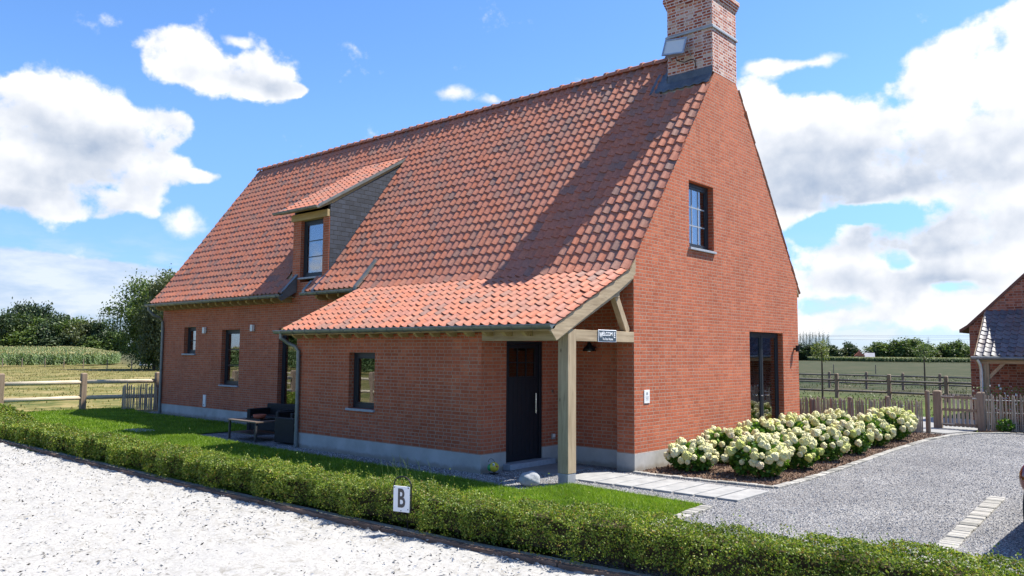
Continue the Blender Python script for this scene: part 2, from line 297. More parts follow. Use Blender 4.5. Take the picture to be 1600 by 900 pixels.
def lawn_mat():
    m, n, b, o = mat('lawn_grass', 0.9, 0.15); P = pos(n)
    a = n.noise(P, 1.1, 5, 0.6); f = n.noise(n.mapping(P, (1, 1, 1)), 70, 3, 0.7)
    col = n.ramp(a.outputs['Fac'], [(0.32, (0.075, 0.150, 0.009)), (0.52, (0.11, 0.195, 0.012)), (0.70, (0.17, 0.220, 0.034))])
    col = n.mix(0.9, col, n.ramp(f.outputs['Fac'], [(0.3, (0.55, 0.6, 0.5)), (0.7, (1.35, 1.3, 1.3))]), 'MULTIPLY')
    setc(n, b, col); bump(n, b, f.outputs['Fac'], 0.9, 0.03); return m
M['lawn'] = lawn_mat()
def field_mat():
    m, n, b, o = mat('pasture', 0.95, 0.1); P = pos(n); x, y, z = n.sep(P)
    a = n.noise(P, 0.09, 6, 0.6); c_ = n.noise(P, 1.6, 6, 0.7); q_ = n.noise(P, 0.30, 7, 0.72, 0.6)
    st = n.noise(n.mapping(P, (0.05, 0.55, 1), (0, 0, 0.35)), 1.0, 6, 0.65)
    mixd = n.math('ADD', n.math('MULTIPLY', c_.outputs['Fac'], 0.45), n.math('MULTIPLY', q_.outputs['Fac'], 0.55))
    dry = n.ramp(mixd, [(0.40, (0.055, 0.075, 0.018)), (0.47, (0.125, 0.120, 0.038)), (0.53, (0.19, 0.160, 0.060)), (0.60, (0.28, 0.22, 0.105))])
    mixg = n.math('ADD', n.math('MULTIPLY', q_.outputs['Fac'], 0.5), n.math('MULTIPLY', st.outputs['Fac'], 0.5))
    green = n.ramp(mixg, [(0.40, (0.018, 0.030, 0.011)), (0.47, (0.034, 0.044, 0.019)), (0.53, (0.056, 0.056, 0.029)), (0.60, (0.085, 0.073, 0.043))])
    side = n.sstep(n.math('ADD', n.math('SUBTRACT', y, n.math('MULTIPLY', x, -0.3)), n.math('MULTIPLY', a.outputs['Fac'], 6)), 1.0, 14.0)
    g2 = green
    near = n.math('MULTIPLY', n.sstep(n.math('ADD', y, n.math('MULTIPLY', q_.outputs['Fac'], 10)), 44.0, 24.0), side)
    g2 = n.mix(n.math('MULTIPLY', near, 0.8), g2, n.ramp(mixd, [(0.38, (0.050, 0.090, 0.014)), (0.6, (0.11, 0.135, 0.030))]))
    setc(n, b, n.mix(side, dry, g2)); bump(n, b, c_.outputs['Fac'], 0.5, 0.05); return m
M['field'] = field_mat()
def arena_mat():
    m, n, b, o = mat('arena_white_sand', 0.85, 0.2); P = pos(n)
    a = n.noise(P, 1.0, 5, 0.65); f = n.noise(P, 26, 5, 0.75); c_ = n.noise(P, 7, 5, 0.7, 1.0)
    col = n.ramp(f.outputs['Fac'], [(0.26, (0.14, 0.13, 0.11)), (0.37, (0.26, 0.25, 0.23)), (0.46, (0.325, 0.316, 0.298)), (0.6, (0.36, 0.352, 0.335)), (1.0, (0.43, 0.42, 0.405))])
    dirt = n.math('MULTIPLY', n.sstep(c_.outputs['Fac'], 0.50, 0.66), n.sstep(a.outputs['Fac'], 0.42, 0.58))
    col = n.mix(n.math('MULTIPLY', dirt, 0.65), col, (0.17, 0.155, 0.125))
    setc(n, b, col)
    h = n.math('ADD', n.math('MULTIPLY', f.outputs['Fac'], 0.4), c_.outputs['Fac'])
    bump(n, b, h, 0.42, 0.04); return m
M['arena'] = arena_mat()
def mulch_mat():
    m, n, b, o = mat('bark_mulch', 0.9, 0.2); P = pos(n)
    v = n.new('ShaderNodeTexVoronoi', {'Vector': n.mapping(P, (1, 2.0, 0.3), (0, 0, 0.6)), 'Scale': 28.0})
    col = n.ramp(n.sep(v.outputs['Color'])[0], [(0, (0.045, 0.025, 0.015)), (0.5, (0.115, 0.066, 0.042)), (0.85, (0.19, 0.12, 0.08)), (1, (0.28, 0.20, 0.145))])
    setc(n, b, col); bump(n, b, n.math('SUBTRACT', 1.0, v.outputs['Distance']), 1.0, 0.03); return m
M['mulch'] = mulch_mat()
def isl_mat(name, stops, rough=0.8, spec=0.25, nscale=20, bs=0.3, bd=0.008):
    m, n, b, o = mat(name, rough, spec); geo = n.new('ShaderNodeNewGeometry')
    col = n.ramp(geo.outputs['Random Per Island'], stops)
    ns = n.noise(geo.outputs['Position'], nscale, 4)
    col = n.mix(0.8, col, n.ramp(ns.outputs['Fac'], [(0.3, (0.75, 0.75, 0.75)), (0.7, (1.15, 1.15, 1.15))]), 'MULTIPLY')
    setc(n, b, col)
    if bs: bump(n, b, ns.outputs['Fac'], bs, bd)
    return m
M['cobble'] = isl_mat('edging_stone', [(0, (0.20, 0.195, 0.175)), (0.5, (0.29, 0.28, 0.255)), (1, (0.38, 0.365, 0.335))])
M['chips'] = isl_mat('bark_chips', [(0, (0.055, 0.031, 0.02)), (0.6, (0.15, 0.088, 0.056)), (1, (0.29, 0.21, 0.15))], bs=0)
M['fibre'] = isl_mat('arena_fibre', [(0, (0.06, 0.055, 0.05)), (0.3, (0.17, 0.16, 0.145)), (0.5, (0.36, 0.36, 0.355)), (1, (0.60, 0.60, 0.60))], bs=0)
M['pebble'] = isl_mat('gravel_stones', [(0, (0.12, 0.12, 0.126)), (0.5, (0.30, 0.30, 0.30)), (0.9, (0.47, 0.465, 0.455)), (1, (0.35, 0.31, 0.27))], bs=0)

def leaf_mat(name, stops, trans=0.35, rough=0.5, spec=0.35, vary=0.0):
    m, n, b, o = mat(name, rough, spec); geo = n.new('ShaderNodeNewGeometry')
    col = n.ramp(geo.outputs['Random Per Island'], stops)
    if vary:
        nb = n.noise(geo.outputs['Position'], vary, 3)
        col = n.mix(0.85, col, n.ramp(nb.outputs['Fac'], [(0.3, (0.62, 0.66, 0.6)), (0.7, (1.35, 1.25, 1.15))]), 'MULTIPLY')
    setc(n, b, col)
    t = n.new('ShaderNodeBsdfTranslucent', {'Color': n.mix(1.0, col, (1.3, 1.35, 0.7), 'MULTIPLY')})
    mx = n.new('ShaderNodeMixShader', {0: trans, 1: b.outputs[0], 2: t.outputs[0]}); n.l.new(mx.outputs[0], o.inputs[0]); return m
M['hedge_leaf'] = leaf_mat('hedge_leaf', [(0, (0.045, 0.09, 0.012)), (0.3, (0.10, 0.165, 0.020)), (0.6, (0.16, 0.23, 0.030)), (0.85, (0.26, 0.32, 0.055)), (0.96, (0.29, 0.24, 0.07)), (1, (0.20, 0.12, 0.04))], vary=1.6)
M['tree_dark'] = leaf_mat('dark_tree_leaf', [(0, (0.022, 0.040, 0.016)), (0.5, (0.045, 0.074, 0.030)), (1, (0.085, 0.118, 0.050))], 0.2)  # distance haze put into the colour: greens lightened for the far trees
M['tree_mid'] = leaf_mat('mid_tree_leaf', [(0, (0.035, 0.062, 0.018)), (0.5, (0.080, 0.125, 0.034)), (0.85, (0.13, 0.185, 0.050)), (1, (0.20, 0.25, 0.07))], 0.3)  # leaf greens likewise raised to stand in for haze over distant crowns
M['tree_olive'] = leaf_mat('olive_tree_leaf', [(0, (0.045, 0.060, 0.022)), (0.5, (0.085, 0.105, 0.042)), (1, (0.15, 0.165, 0.075))], 0.25)
M['tree_pale'] = leaf_mat('pale_tree_leaf', [(0, (0.09, 0.12, 0.035)), (0.5, (0.15, 0.19, 0.055)), (1, (0.24, 0.27, 0.10))], 0.3)
M['hyd_leaf'] = leaf_mat('hydrangea_leaf', [(0, (0.035, 0.10, 0.014)), (0.5, (0.075, 0.18, 0.022)), (0.85, (0.14, 0.26, 0.035)), (1, (0.28, 0.36, 0.04))], 0.3)
M['corn'] = leaf_mat('corn_leaf', [(0, (0.06, 0.11, 0.04)), (0.5, (0.12, 0.19, 0.075)), (1, (0.24, 0.29, 0.14))], 0.3)
M['tassel'] = leaf_mat('corn_tassel', [(0, (0.26, 0.24, 0.10)), (1, (0.46, 0.41, 0.20))], 0.2)
M['blade'] = leaf_mat('grass_blade', [(0, (0.09, 0.175, 0.009)), (0.6, (0.15, 0.26, 0.014)), (1, (0.25, 0.33, 0.05))], 0.35, vary=1.2)
M['dry_blade'] = leaf_mat('dry_grass_blade', [(0, (0.12, 0.12, 0.035)), (0.5, (0.20, 0.18, 0.065)), (1, (0.30, 0.26, 0.12))], 0.3, vary=0.25)
M['green_blade'] = leaf_mat('meadow_blade', [(0, (0.03, 0.05, 0.014)), (0.6, (0.065, 0.085, 0.026)), (1, (0.13, 0.13, 0.055))], 0.2, vary=0.25)
M['weed'] = leaf_mat('weed_leaf', [(0, (0.06, 0.12, 0.02)), (1, (0.18, 0.24, 0.06))], 0.3)
def head_mat():
    m, n, b, o = mat('hydrangea_petals', 0.8, 0.15); oi = n.new('ShaderNodeObjectInfo'); P = n.new('ShaderNodeTexCoord').outputs['Object']
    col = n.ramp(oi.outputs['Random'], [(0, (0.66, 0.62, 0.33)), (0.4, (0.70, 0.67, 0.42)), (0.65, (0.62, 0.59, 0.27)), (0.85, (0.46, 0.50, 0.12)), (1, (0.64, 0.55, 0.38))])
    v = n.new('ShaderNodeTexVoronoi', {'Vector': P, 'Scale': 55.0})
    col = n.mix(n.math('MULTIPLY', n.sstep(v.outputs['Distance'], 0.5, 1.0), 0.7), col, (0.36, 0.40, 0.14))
    setc(n, b, col); bump(n, b, n.math('SUBTRACT', 1.0, v.outputs['Distance']), 0.8, 0.012)
    b.inputs['Subsurface Weight'].default_value = 0.0
    return m
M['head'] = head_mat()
def slate_mat():
    m, n, b, o = mat('slate_cladding', 0.5, 0.45); P = pos(n); x, y, z = n.sep(P)
    br = n.new('ShaderNodeTexBrick', {'Vector': n.comb(y, z, 0.0), 'Color1': (0, 0, 0, 1), 'Color2': (1, 1, 1, 1), 'Mortar': (0, 0, 0, 1), 'Scale': 1.0, 'Mortar Size': 0.006, 'Mortar Smooth': 0.1, 'Brick Width': 0.24, 'Row Height': 0.118}, offset=0.5, offset_frequency=2, squash=1.0)
    col = n.ramp(br.outputs['Color'], [(0, (0.018, 0.024, 0.037)), (1, (0.034, 0.044, 0.066))])
    ns = n.noise(P, 12, 4); col = n.mix(0.8, col, n.ramp(ns.outputs['Fac'], [(0.3, (0.75,) * 3), (0.7, (1.25,) * 3)]), 'MULTIPLY')
    col = n.mix(br.outputs['Fac'], col, (0.012, 0.013, 0.016)); setc(n, b, col)
    fz = n.math('FRACT', n.math('DIVIDE', z, 0.118))
    h = n.math('SUBTRACT', n.math('MULTIPLY', n.math('SUBTRACT', 1.0, fz), 1.0), n.math('MULTIPLY', br.outputs['Fac'], 1.2))
    bump(n, b, h, 0.8, 0.012); return m
M['slate'] = slate_mat()
def emis_free(name, c, rough=0.5, metallic=0.0, spec=0.5, coat=0.0):
    m, n, b, o = mat(name, rough, spec); setc(n, b, c); b.inputs['Metallic'].default_value = metallic
    b.inputs['Coat Weight'].default_value = coat; return m
M['car_paint'] = emis_free('car_paint', (0.42, 0.39, 0.34), 0.35, 0.6, 0.5, 1.0)
M['car_glass'] = emis_free('car_glass', (0.01, 0.012, 0.014), 0.05, 0, 0.8)
M['tail_red'] = emis_free('tail_lamp', (0.16, 0.012, 0.01), 0.12, 0, 0.8, 1.0)
M['rubber'] = emis_free('tyre_rubber', (0.02, 0.02, 0.02), 0.8)
M['yellow'] = emis_free('yellow_enamel', (0.62, 0.50, 0.04), 0.35)
M['green_e'] = emis_free('green_enamel', (0.03, 0.28, 0.08), 0.35)
M['red_e'] = emis_free('red_enamel', (0.45, 0.06, 0.03), 0.35)
M['sign_white'] = emis_free('sign_white', (0.78, 0.79, 0.80), 0.4)
M['sign_dark'] = emis_free('letter_dark', (0.06, 0.055, 0.055), 0.5)
M['sign_blue'] = emis_free('sign_slate_blue', (0.035, 0.055, 0.075), 0.5)
M['lamp_face'] = emis_free('lamp_reflector', (0.70, 0.70, 0.66), 0.30, 0.25)
M['red_roof'] = noisy('far_red_roof', (0.40, 0.12, 0.07), (0.50, 0.17, 0.10), 1, 0.8, 0.2, 0)
M['grey_roof'] = noisy('far_grey_roof', (0.30, 0.30, 0.32), (0.38, 0.38, 0.40), 1, 0.8, 0.2, 0)
M['cow'] = noisy('cow_hide', (0.62, 0.60, 0.55), (0.75, 0.73, 0.70), 2, 0.9, 0.1, 0)
M['tarp'] = noisy('dark_green_tarp', (0.015, 0.05, 0.035), (0.03, 0.08, 0.055), 3, 0.6, 0.3, 0.2)

# ------------------------------------------------------------------ mesh helpers
class MB:
    def __init__(s): s.v = []; s.f = []; s.m = []
    def add(s, vs, fs, mi=0):
        o = len(s.v); s.v += [tuple(p) for p in vs]; s.f += [tuple(i + o for i in f) for f in fs]; s.m += [mi] * len(fs); return s
    def box(s, a, b, mi=0):
        x0, y0, z0 = a; x1, y1, z1 = b
        return s.add([(x0, y0, z0), (x1, y0, z0), (x1, y1, z0), (x0, y1, z0), (x0, y0, z1), (x1, y0, z1), (x1, y1, z1), (x0, y1, z1)],
                     [(0, 3, 2, 1), (4, 5, 6, 7), (0, 1, 5, 4), (1, 2, 6, 5), (2, 3, 7, 6), (3, 0, 4, 7)], mi)
    def prism(s, poly, axis, a0, a1, mi=0):
        """poly: 2d points; axis 'x': (y,z), 'y': (x,z), 'z': (x,y)"""
        def P(p, a): return {'x': (a, p[0], p[1]), 'y': (p[0], a, p[1]), 'z': (p[0], p[1], a)}[axis]
        n = len(poly); area = sum(poly[i][0] * poly[(i + 1) % n][1] - poly[(i + 1) % n][0] * poly[i][1] for i in range(n))
        flip = (area < 0) != (axis == 'y')
        if a0 > a1: a0, a1 = a1, a0
        vs = [P(p, a0) for p in poly] + [P(p, a1) for p in poly]
        bot = tuple(range(n)); top = tuple(range(n, 2 * n)); fs = [bot[::-1] if not flip else bot, top if not flip else top[::-1]]
        for i in range(n):
            j = (i + 1) % n; q = (i, j, n + j, n + i); fs.append(q if not flip else q[::-1])
        return s.add(vs, fs, mi)
    def tube(s, pts, r, n=10, mi=0, cap=True):
        pts = [Vector(p) for p in pts]; rs = r if isinstance(r, (list, tuple)) else [r] * len(pts)
        rings = []; up = Vector((0, 0, 1)); prev = None
        for i, p in enumerate(pts):
            d = (pts[min(i + 1, len(pts) - 1)] - pts[max(i - 1, 0)]).normalized()
            a = prev if prev is not None else (up if abs(d.z) < 0.9 else Vector((1, 0, 0)))
            u = (a - d * a.dot(d)).normalized(); w = d.cross(u); prev = u
            rings.append([p + (u * math.cos(t) + w * math.sin(t)) * rs[i] for t in [2 * math.pi * k / n for k in range(n)]])
        vs = [q for rg in rings for q in rg]; fs = []
        for i in range(len(pts) - 1):
            for k in range(n):
                a, b_ = i * n + k, i * n + (k + 1) % n; fs.append((a, b_, b_ + n, a + n))
        if cap: fs.append(tuple(range(n))[::-1]); fs.append(tuple(range((len(pts) - 1) * n, len(pts) * n)))
        return s.add(vs, fs, mi)
    def lathe(s, prof, c=(0, 0, 0), n=24, mi=0):
        vs = []; fs = []
        for r_, z in prof:
            for k in range(n): t = 2 * math.pi * k / n; vs.append((c[0] + r_ * math.cos(t), c[1] + r_ * math.sin(t), c[2] + z))
        for i in range(len(prof) - 1):
            for k in range(n): a, b_ = i * n + k, i * n + (k + 1) % n; fs.append((a, b_, b_ + n, a + n))
        return s.add(vs, fs, mi)
    def build(s, name, mats, parent=None, bevel=0.0, smooth=False, seg=2):
        me = bpy.data.meshes.new(name); me.from_pydata(s.v, [], s.f)
        for m_ in (mats if isinstance(mats, (list, tuple)) else [mats]): me.materials.append(m_)
        if len(me.materials) > 1: me.polygons.foreach_set('material_index', s.m)
        if smooth: me.polygons.foreach_set('use_smooth', [True] * len(me.polygons))
        me.update(); return link(name, me, parent, bevel, seg)
def link(name, me, parent=None, bevel=0.0, seg=2):
    o = bpy.data.objects.new(name, me); COL.objects.link(o)
    if parent is not None: o.parent = parent
    if bevel:
        b = o.modifiers.new('bevel', 'BEVEL'); b.width = bevel; b.segments = seg; b.limit_method = 'ANGLE'; b.angle_limit = R(35)
    return o
def fast(name, V, F, mat_, parent=None, smooth=False, mi=None):
    V = np.asarray(V, dtype=np.float32); F = np.asarray(F, dtype=np.int32); k = F.shape[1]
    me = bpy.data.meshes.new(name); me.vertices.add(len(V)); me.vertices.foreach_set('co', V.ravel())
    me.loops.add(F.size); me.loops.foreach_set('vertex_index', F.ravel())
    me.polygons.add(len(F)); me.polygons.foreach_set('loop_start', np.arange(0, F.size, k, dtype=np.int32)); me.polygons.foreach_set('loop_total', np.full(len(F), k, dtype=np.int32))
    for m_ in (mat_ if isinstance(mat_, (list, tuple)) else [mat_]): me.materials.append(m_)
    if mi is not None: me.polygons.foreach_set('material_index', np.asarray(mi, dtype=np.int32))
    me.polygons.foreach_set('use_smooth', np.full(len(F), bool(smooth), dtype=bool))
    me.update(calc_edges=True); me.validate()
    if name is None: return me
    return link(name, me, parent)
def tag(o, label=None, cat=None, group=None, kind=None):
    if label: o['label'] = label
    if cat: o['category'] = cat
    if group: o['group'] = group
    if kind: o['kind'] = kind
    return o
def empty(name, loc=(0, 0, 0), label=None, cat=None, group=None):
    o = bpy.data.objects.new(name, None); COL.objects.link(o); o.location = loc; o.empty_display_size = 0.1
    return tag(o, label, cat, group)
def copy_tree(o, parent=None, loc=None, rz=None, sc=None):
    c = o.copy(); COL.objects.link(c); c.parent = parent
    if loc is not None: c.location = loc
    if rz is not None: c.rotation_euler = (0, 0, rz)
    if sc is not None: c.scale = sc if isinstance(sc, (tuple, list)) else (sc, sc, sc)
    for ch in list(o.children): copy_tree(ch, c)
    return c
def localise(root):
    """parts are modelled in world coordinates; shift them under the thing's base"""
    off = Vector(root.location)
    for ch in root.children:
        ch.location = Vector(ch.location) - off
def boolean(o, cutters):
    """cut boxes out of a solid wall, without operators"""
    mb = MB()
    for a, b in cutters: mb.box(a, b)
    c = mb.build('cutter', []) if False else None
    me = bpy.data.meshes.new('cutter'); me.from_pydata(mb.v, [], mb.f); co = bpy.data.objects.new('cutter', me); COL.objects.link(co)
    md = o.modifiers.new('b', 'BOOLEAN'); md.operation = 'DIFFERENCE'; md.object = co; md.solver = 'EXACT'
    bpy.context.view_layer.update(); dg = bpy.context.evaluated_depsgraph_get()
    nm = bpy.data.meshes.new_from_object(o.evaluated_get(dg)); o.modifiers.clear(); o.data = nm
    bpy.data.objects.remove(co); bpy.data.meshes.remove(me)
def flat(name, poly, z, mat_, kind='structure'):
    mb = MB(); mb.add([(x, y, z) for x, y in poly], [tuple(range(len(poly)))])
    bm = bmesh.new(); vs = [bm.verts.new(p) for p in mb.v]; f = bm.faces.new(vs); f.normal_update()
    if f.normal.z < 0: f.normal_flip()
    bmesh.ops.triangulate(bm, faces=bm.faces[:]); me = bpy.data.meshes.new(name); bm.to_mesh(me); bm.free(); me.materials.append(mat_)
    o = link(name, me); o['kind'] = kind; return o
def leaves(C_, size, flatness=0.0, aspect=0.55, up=0.0, out=None):
    """one bent kite per leaf: (N,3) centres -> V,F"""
    n = len(C_); size = np.broadcast_to(np.asarray(size, dtype=float), (n,))
    d = RNG.normal(size=(n, 3)); d[:, 2] = d[:, 2] * (1 - flatness) + up
    if out is not None: d += out
    d /= np.linalg.norm(d, axis=1, keepdims=True) + 1e-9
    r_ = RNG.normal(size=(n, 3)); s_ = np.cross(d, r_); s_ /= np.linalg.norm(s_, axis=1, keepdims=True) + 1e-9
    nn = np.cross(d, s_); L = size[:, None]
    v0 = C_ - d * L * 0.5; v2 = C_ + d * L * 0.5 + nn * L * 0.06
    v1 = C_ + s_ * L * aspect * 0.5 + nn * L * 0.08; v3 = C_ - s_ * L * aspect * 0.5 + nn * L * 0.08
    V = np.stack([v0, v1, v2, v3], 1).reshape(-1, 3); F = np.arange(4 * n).reshape(-1, 4)
    return V, F

# ================================================================== GROUND
# main ground sheet with a gentle rise under the far corn field on the left
def gh(x, y):
    t = np.clip((-x - 112) / 70, 0, 1); t = t * t * (3 - 2 * t)
    u = np.clip((140 - y) / 60, 0, 1)
    return t * u * 1.05
xs = np.unique(np.concatenate([np.linspace(-4000, -320, 12), np.linspace(-320, -20, 61), np.linspace(-20, 60, 17), np.linspace(60, 4000, 12)]))
ys = np.unique(np.concatenate([np.linspace(-4000, -100, 12), np.linspace(-100, 200, 61), np.linspace(200, 600, 9), np.linspace(600, 5000, 12)]))
X, Y = np.meshgrid(xs, ys, indexing='ij'); Z = gh(X, Y) - 0.06
idx = np.arange(X.size).reshape(X.shape); F = np.stack([idx[:-1, :-1], idx[1:, :-1], idx[1:, 1:], idx[:-1, 1:]], -1).reshape(-1, 4)
o = fast('ground', np.stack([X, Y, Z], -1).reshape(-1, 3), F, M['field']); tag(o, kind='structure')

flat('gravel_drive', [(-18.9, -0.15), (-11.0, -0.15), (-10.93, -2.32), (-9.0, -2.42), (-7.2, -2.5), (-1.5, -2.56), (-0.2, -2.72), (0.02, -1.78), (2.3, -1.92), (2.42, -3.0), (2.45, -5.3), (16, -4.6), (16, 12.9), (3.2, 12.6), (2.3, 12.4), (2.0, 11.3), (1.2, 11.5), (-1, 8), (-18.9, 8)], -0.008, M['gravel'])
LAWN = [(-21.0, -6.0), (-10, -6.0), (2.45, -5.3), (2.42, -3.0), (2.3, -1.92), (0.02, -1.78), (-0.2, -2.72), (-1.5, -2.56), (-7.2, -2.5), (-9.0, -2.42), (-10.93, -2.32), (-11.0, -0.15), (-18.9, -0.15), (-20.2, 0.3), (-21.2, 0.3)]
flat('lawn', LAWN, 0.012, M['lawn'])
BED = [(0.02, 0.0), (0.05, -0.02), (1.0, 0.03), (2.3, 0.17), (2.38, 0.8), (2.36, 2.4), (2.17, 6.7), (2.12, 9.4), (2.25, 10.9), (1.6, 11.15), (-2.5, 9.9), (-2.5, 7.5), (0.0, 7.12)]
flat('flower_bed', BED, 0.004, M['mulch'])
flat('back_bed', [(2.6, 12.55), (3.6, 12.8), (12, 13.2), (12, 16.9), (2.6, 16.9), (2.5, 13.2)], 0.004, M['mulch'])
flat('garden_path', [(1.0, 11.6), (2.1, 11.4), (2.5, 12.5), (2.5, 13.1), (1.6, 17.0), (-0.2, 17.0)], 0.004, M['porch_slab'])
# white arena with a slightly uneven, raked surface
KX = [-30, -21, -12.3, -4.7, -0.7, 1.4, 3.0, 5.0, 8.0, 12.0]; KY = [-5.95, -5.93, -5.95, -5.93, -5.815, -5.74, -5.60, -5.40, -5.1, -4.7]
def ky(x): return np.interp(x, KX, KY)
nx, ny = 260, 70
gx = np.linspace(-16, 6, nx); gt = np.linspace(0, 1, ny) ** 1.2
XX = np.repeat(gx[:, None], ny, 1); YY = ky(XX) - 0.02 - gt[None, :] * 5.6
ZZ = -0.022 + RNG.normal(size=XX.shape) * 0.009
for _ in range(60):
    cx_, cy_ = RNG.uniform(-16, 6), RNG.uniform(-11.5, -5.7); r_ = RNG.uniform(0.3, 1.2); ZZ += RNG.uniform(-0.014, 0.02) * np.exp(-((XX - cx_) ** 2 + (YY - cy_) ** 2) / r_ ** 2)
ZZ += 0.02 * np.exp(-((ky(XX) - YY) / 0.25) ** 2)
idx = np.arange(XX.size).reshape(XX.shape); F = np.stack([idx[:-1, :-1], idx[:-1, 1:], idx[1:, 1:], idx[1:, :-1]], -1).reshape(-1, 4)
o = fast('riding_arena', np.stack([XX, YY, ZZ], -1).reshape(-1, 3), F, M['arena'], smooth=True); tag(o, kind='structure')
flat('arena_margin', [(-15.7, -5.96), (-21.5, -5.96), (-21.5, -9.5), (-14, -12.5), (12, -14.5), (14, -11), (14, -4.9), (5.7, -5.4), (5.8, -10.8), (-15.7, -11.4)], -0.045, M['arena'])
o = flat('hedge_verge', [(x, ky(x) + 0.22) for x in KX] + [(x, ky(x) - 0.01) for x in KX[::-1]], 0.0161, M['arena'])
# fibre scraps and crumbs lying on the arena
n = 9000; x = RNG.uniform(-13, 4.5, n); t = RNG.uniform(0, 1, n) ** 1.3; y = ky(x) - t * 5.0 + 0.02
z = np.full(n, -0.010) + 0.02 * np.exp(-((ky(x) - y) / 0.25) ** 2) + RNG.uniform(-0.006, 0.012, n)
V, F = leaves(np.stack([x, y, z], 1), RNG.uniform(0.012, 0.055, n), 0.65, 0.4)
o = fast('arena_fibre', V, F, M['fibre']); tag(o, 'loose white and grey fibre scraps scattered over the white riding arena', 'fibre scraps', kind='stuff')
# sleepers edging the arena
mb = MB(); x = -14.0; k = 0
while x < 6.0:
    L_ = 2.4; pts = []
    for xx in np.linspace(x, x + L_ - 0.02, 5): pts.append((xx, float(ky(xx))))
    for (x0, y0), (x1, y1) in zip(pts[:-1], pts[1:]):
        h0 = 0.040 + 0.004 * math.sin(k * 3.1); k += 1
        mb.add([(x0, y0 - 0.03, -0.12), (x1, y1 - 0.03, -0.12), (x1, y1 + 0.05, -0.12), (x0, y0 + 0.05, -0.12), (x0, y0 - 0.03, h0), (x1, y1 - 0.03, h0), (x1, y1 + 0.05, h0), (x0, y0 + 0.05, h0)],
               [(0, 3, 2, 1), (4, 5, 6, 7), (0, 1, 5, 4), (1, 2, 6, 5), (2, 3, 7, 6), (3, 0, 4, 7)])
    x += L_
o = mb.build('kerb', M['sleeper']); tag(o, kind='structure')

def stones(path, width, length, z=0.022, along=True, gap=0.008, seed=1):
    """a run of edging stones along a polyline"""
    rr = random.Random(seed); mb = MB()
    for (x0, y0), (x1, y1) in zip(path[:-1], path[1:]):
        d = Vector((x1 - x0, y1 - y0)); L_ = d.length; d.normalize(); nrm = Vector((-d.y, d.x)); t = 0
        while t < L_ - 0.03:
            l_ = min(length * rr.uniform(0.8, 1.2), L_ - t); zz = z + rr.uniform(-0.006, 0.008); w0 = width / 2 * rr.uniform(0.9, 1.05)
            a = Vector((x0, y0)) + d * (t + gap / 2); b_ = Vector((x0, y0)) + d * (t + l_ - gap / 2)
            c = [a - nrm * w0, b_ - nrm * w0, b_ + nrm * w0, a + nrm * w0]
            e = 0.008; ct = [a - nrm * (w0 - e) + d * e, b_ - nrm * (w0 - e) - d * e, b_ + nrm * (w0 - e) - d * e, a + nrm * (w0 - e) + d * e]
            mb.add([(p.x, p.y, -0.06) for p in c] + [(p.x, p.y, zz - 0.008) for p in c] + [(p.x, p.y, zz) for p in ct],
                   [(0, 1, 5, 4), (1, 2, 6, 5), (2, 3, 7, 6), (3, 0, 4, 7), (4, 5, 9, 8), (5, 6, 10, 9), (6, 7, 11, 10), (7, 4, 8, 11), (8, 9, 10, 11)])
            t += l_
    return mb
m1 = stones([(0.03, -0.07), (1.0, -0.02), (2.40, 0.12)], 0.10, 0.14, seed=2)
m2 = stones([(2.40, 0.12), (2.45, 0.8), (2.43, 2.4), (2.24, 6.7), (2.20, 9.4), (2.36, 10.9), (2.65, 12.0), (3.2, 12.55), (4.2, 12.75), (9, 13.0)], 0.13, 0.15, seed=3)
m3 = stones([(2.50, -5.0), (2.48, -3.0), (2.38, -1.95)], 0.17, 0.12, seed=4)
m4 = stones([(5.43, -4.9), (5.06, 1.55)], 0.20, 0.10, z=0.012, gap=0.004, seed=5)
m5 = stones([(0.02, -1.74), (2.3, -1.87)], 0.05, 0.3, 0.02, seed=6)
mm = MB()
for q in (m1, m2, m3, m4, m5): mm.add(q.v, q.f)
o = mm.build('stone_edging', M['cobble']); tag(o, kind='structure')
# stepping slabs from the porch to the drive
mb = MB()
for k in range(9):
    xa = 2.20 - k * 0.335; sk = 0.0
    ya, yb = -1.33 - (0.01 * k), -0.31 - 0.012 * k
    mb.box((xa, ya, -0.03), (xa + 0.305, yb, 0.02 + 0.002 * (k % 2)))
o = mb.build('stepping_slabs', M['slab'], bevel=0.006); tag(o, kind='structure')
mb = MB(); mb.box((-1.76, -1.25, -0.05), (-0.78, -0.1, 0.012)); o = mb.build('porch_paving', M['porch_slab'], bevel=0.005); tag(o, kind='structure')
mb = MB(); mb.box((-13.05, -3.0, -0.05), (-12.25, -2.55, 0.035)); o = mb.build('lawn_cover_slab', M['slab'], bevel=0.005); tag(o, kind='structure')

# ================================================================== HOUSE
DY = 0.236; P_ = 1.93; DX = 1.77; LL = 7.215; LEN = 18.15; WY = 7.13; ST = 0.354
SL = 1.352; Z0 = 3.66          # tile base plane z = Z0 + SL*y on the front slope
YR = WY / 2; ZR = Z0 + SL * YR
FL0 = -0.15; ZF0 = Z0 + SL * FL0; FS = 0.497   # flare starts here, then slope FS
def zroof(y, kind='R'):
    if kind == 'R': return Z0 + SL * y if y >= FL0 else ZF0 + FS * (y - FL0)
    return Z0 + SL * y if y >= 0.2 else (Z0 + SL * 0.2) + 1.08 * (y - 0.2)
house = empty('brick_house', (0, 0, 0), 'large red brick house with steep orange clay tile roof, dormer and open corner porch', 'house')

def gable_poly(y0, y1, zb, drop=0.03):
    return [(y0, zb), (y1, zb), (y1, Z0 + SL * (WY - y1) - drop), (YR, ZR - drop), (y0, Z0 + SL * y0 - drop)]
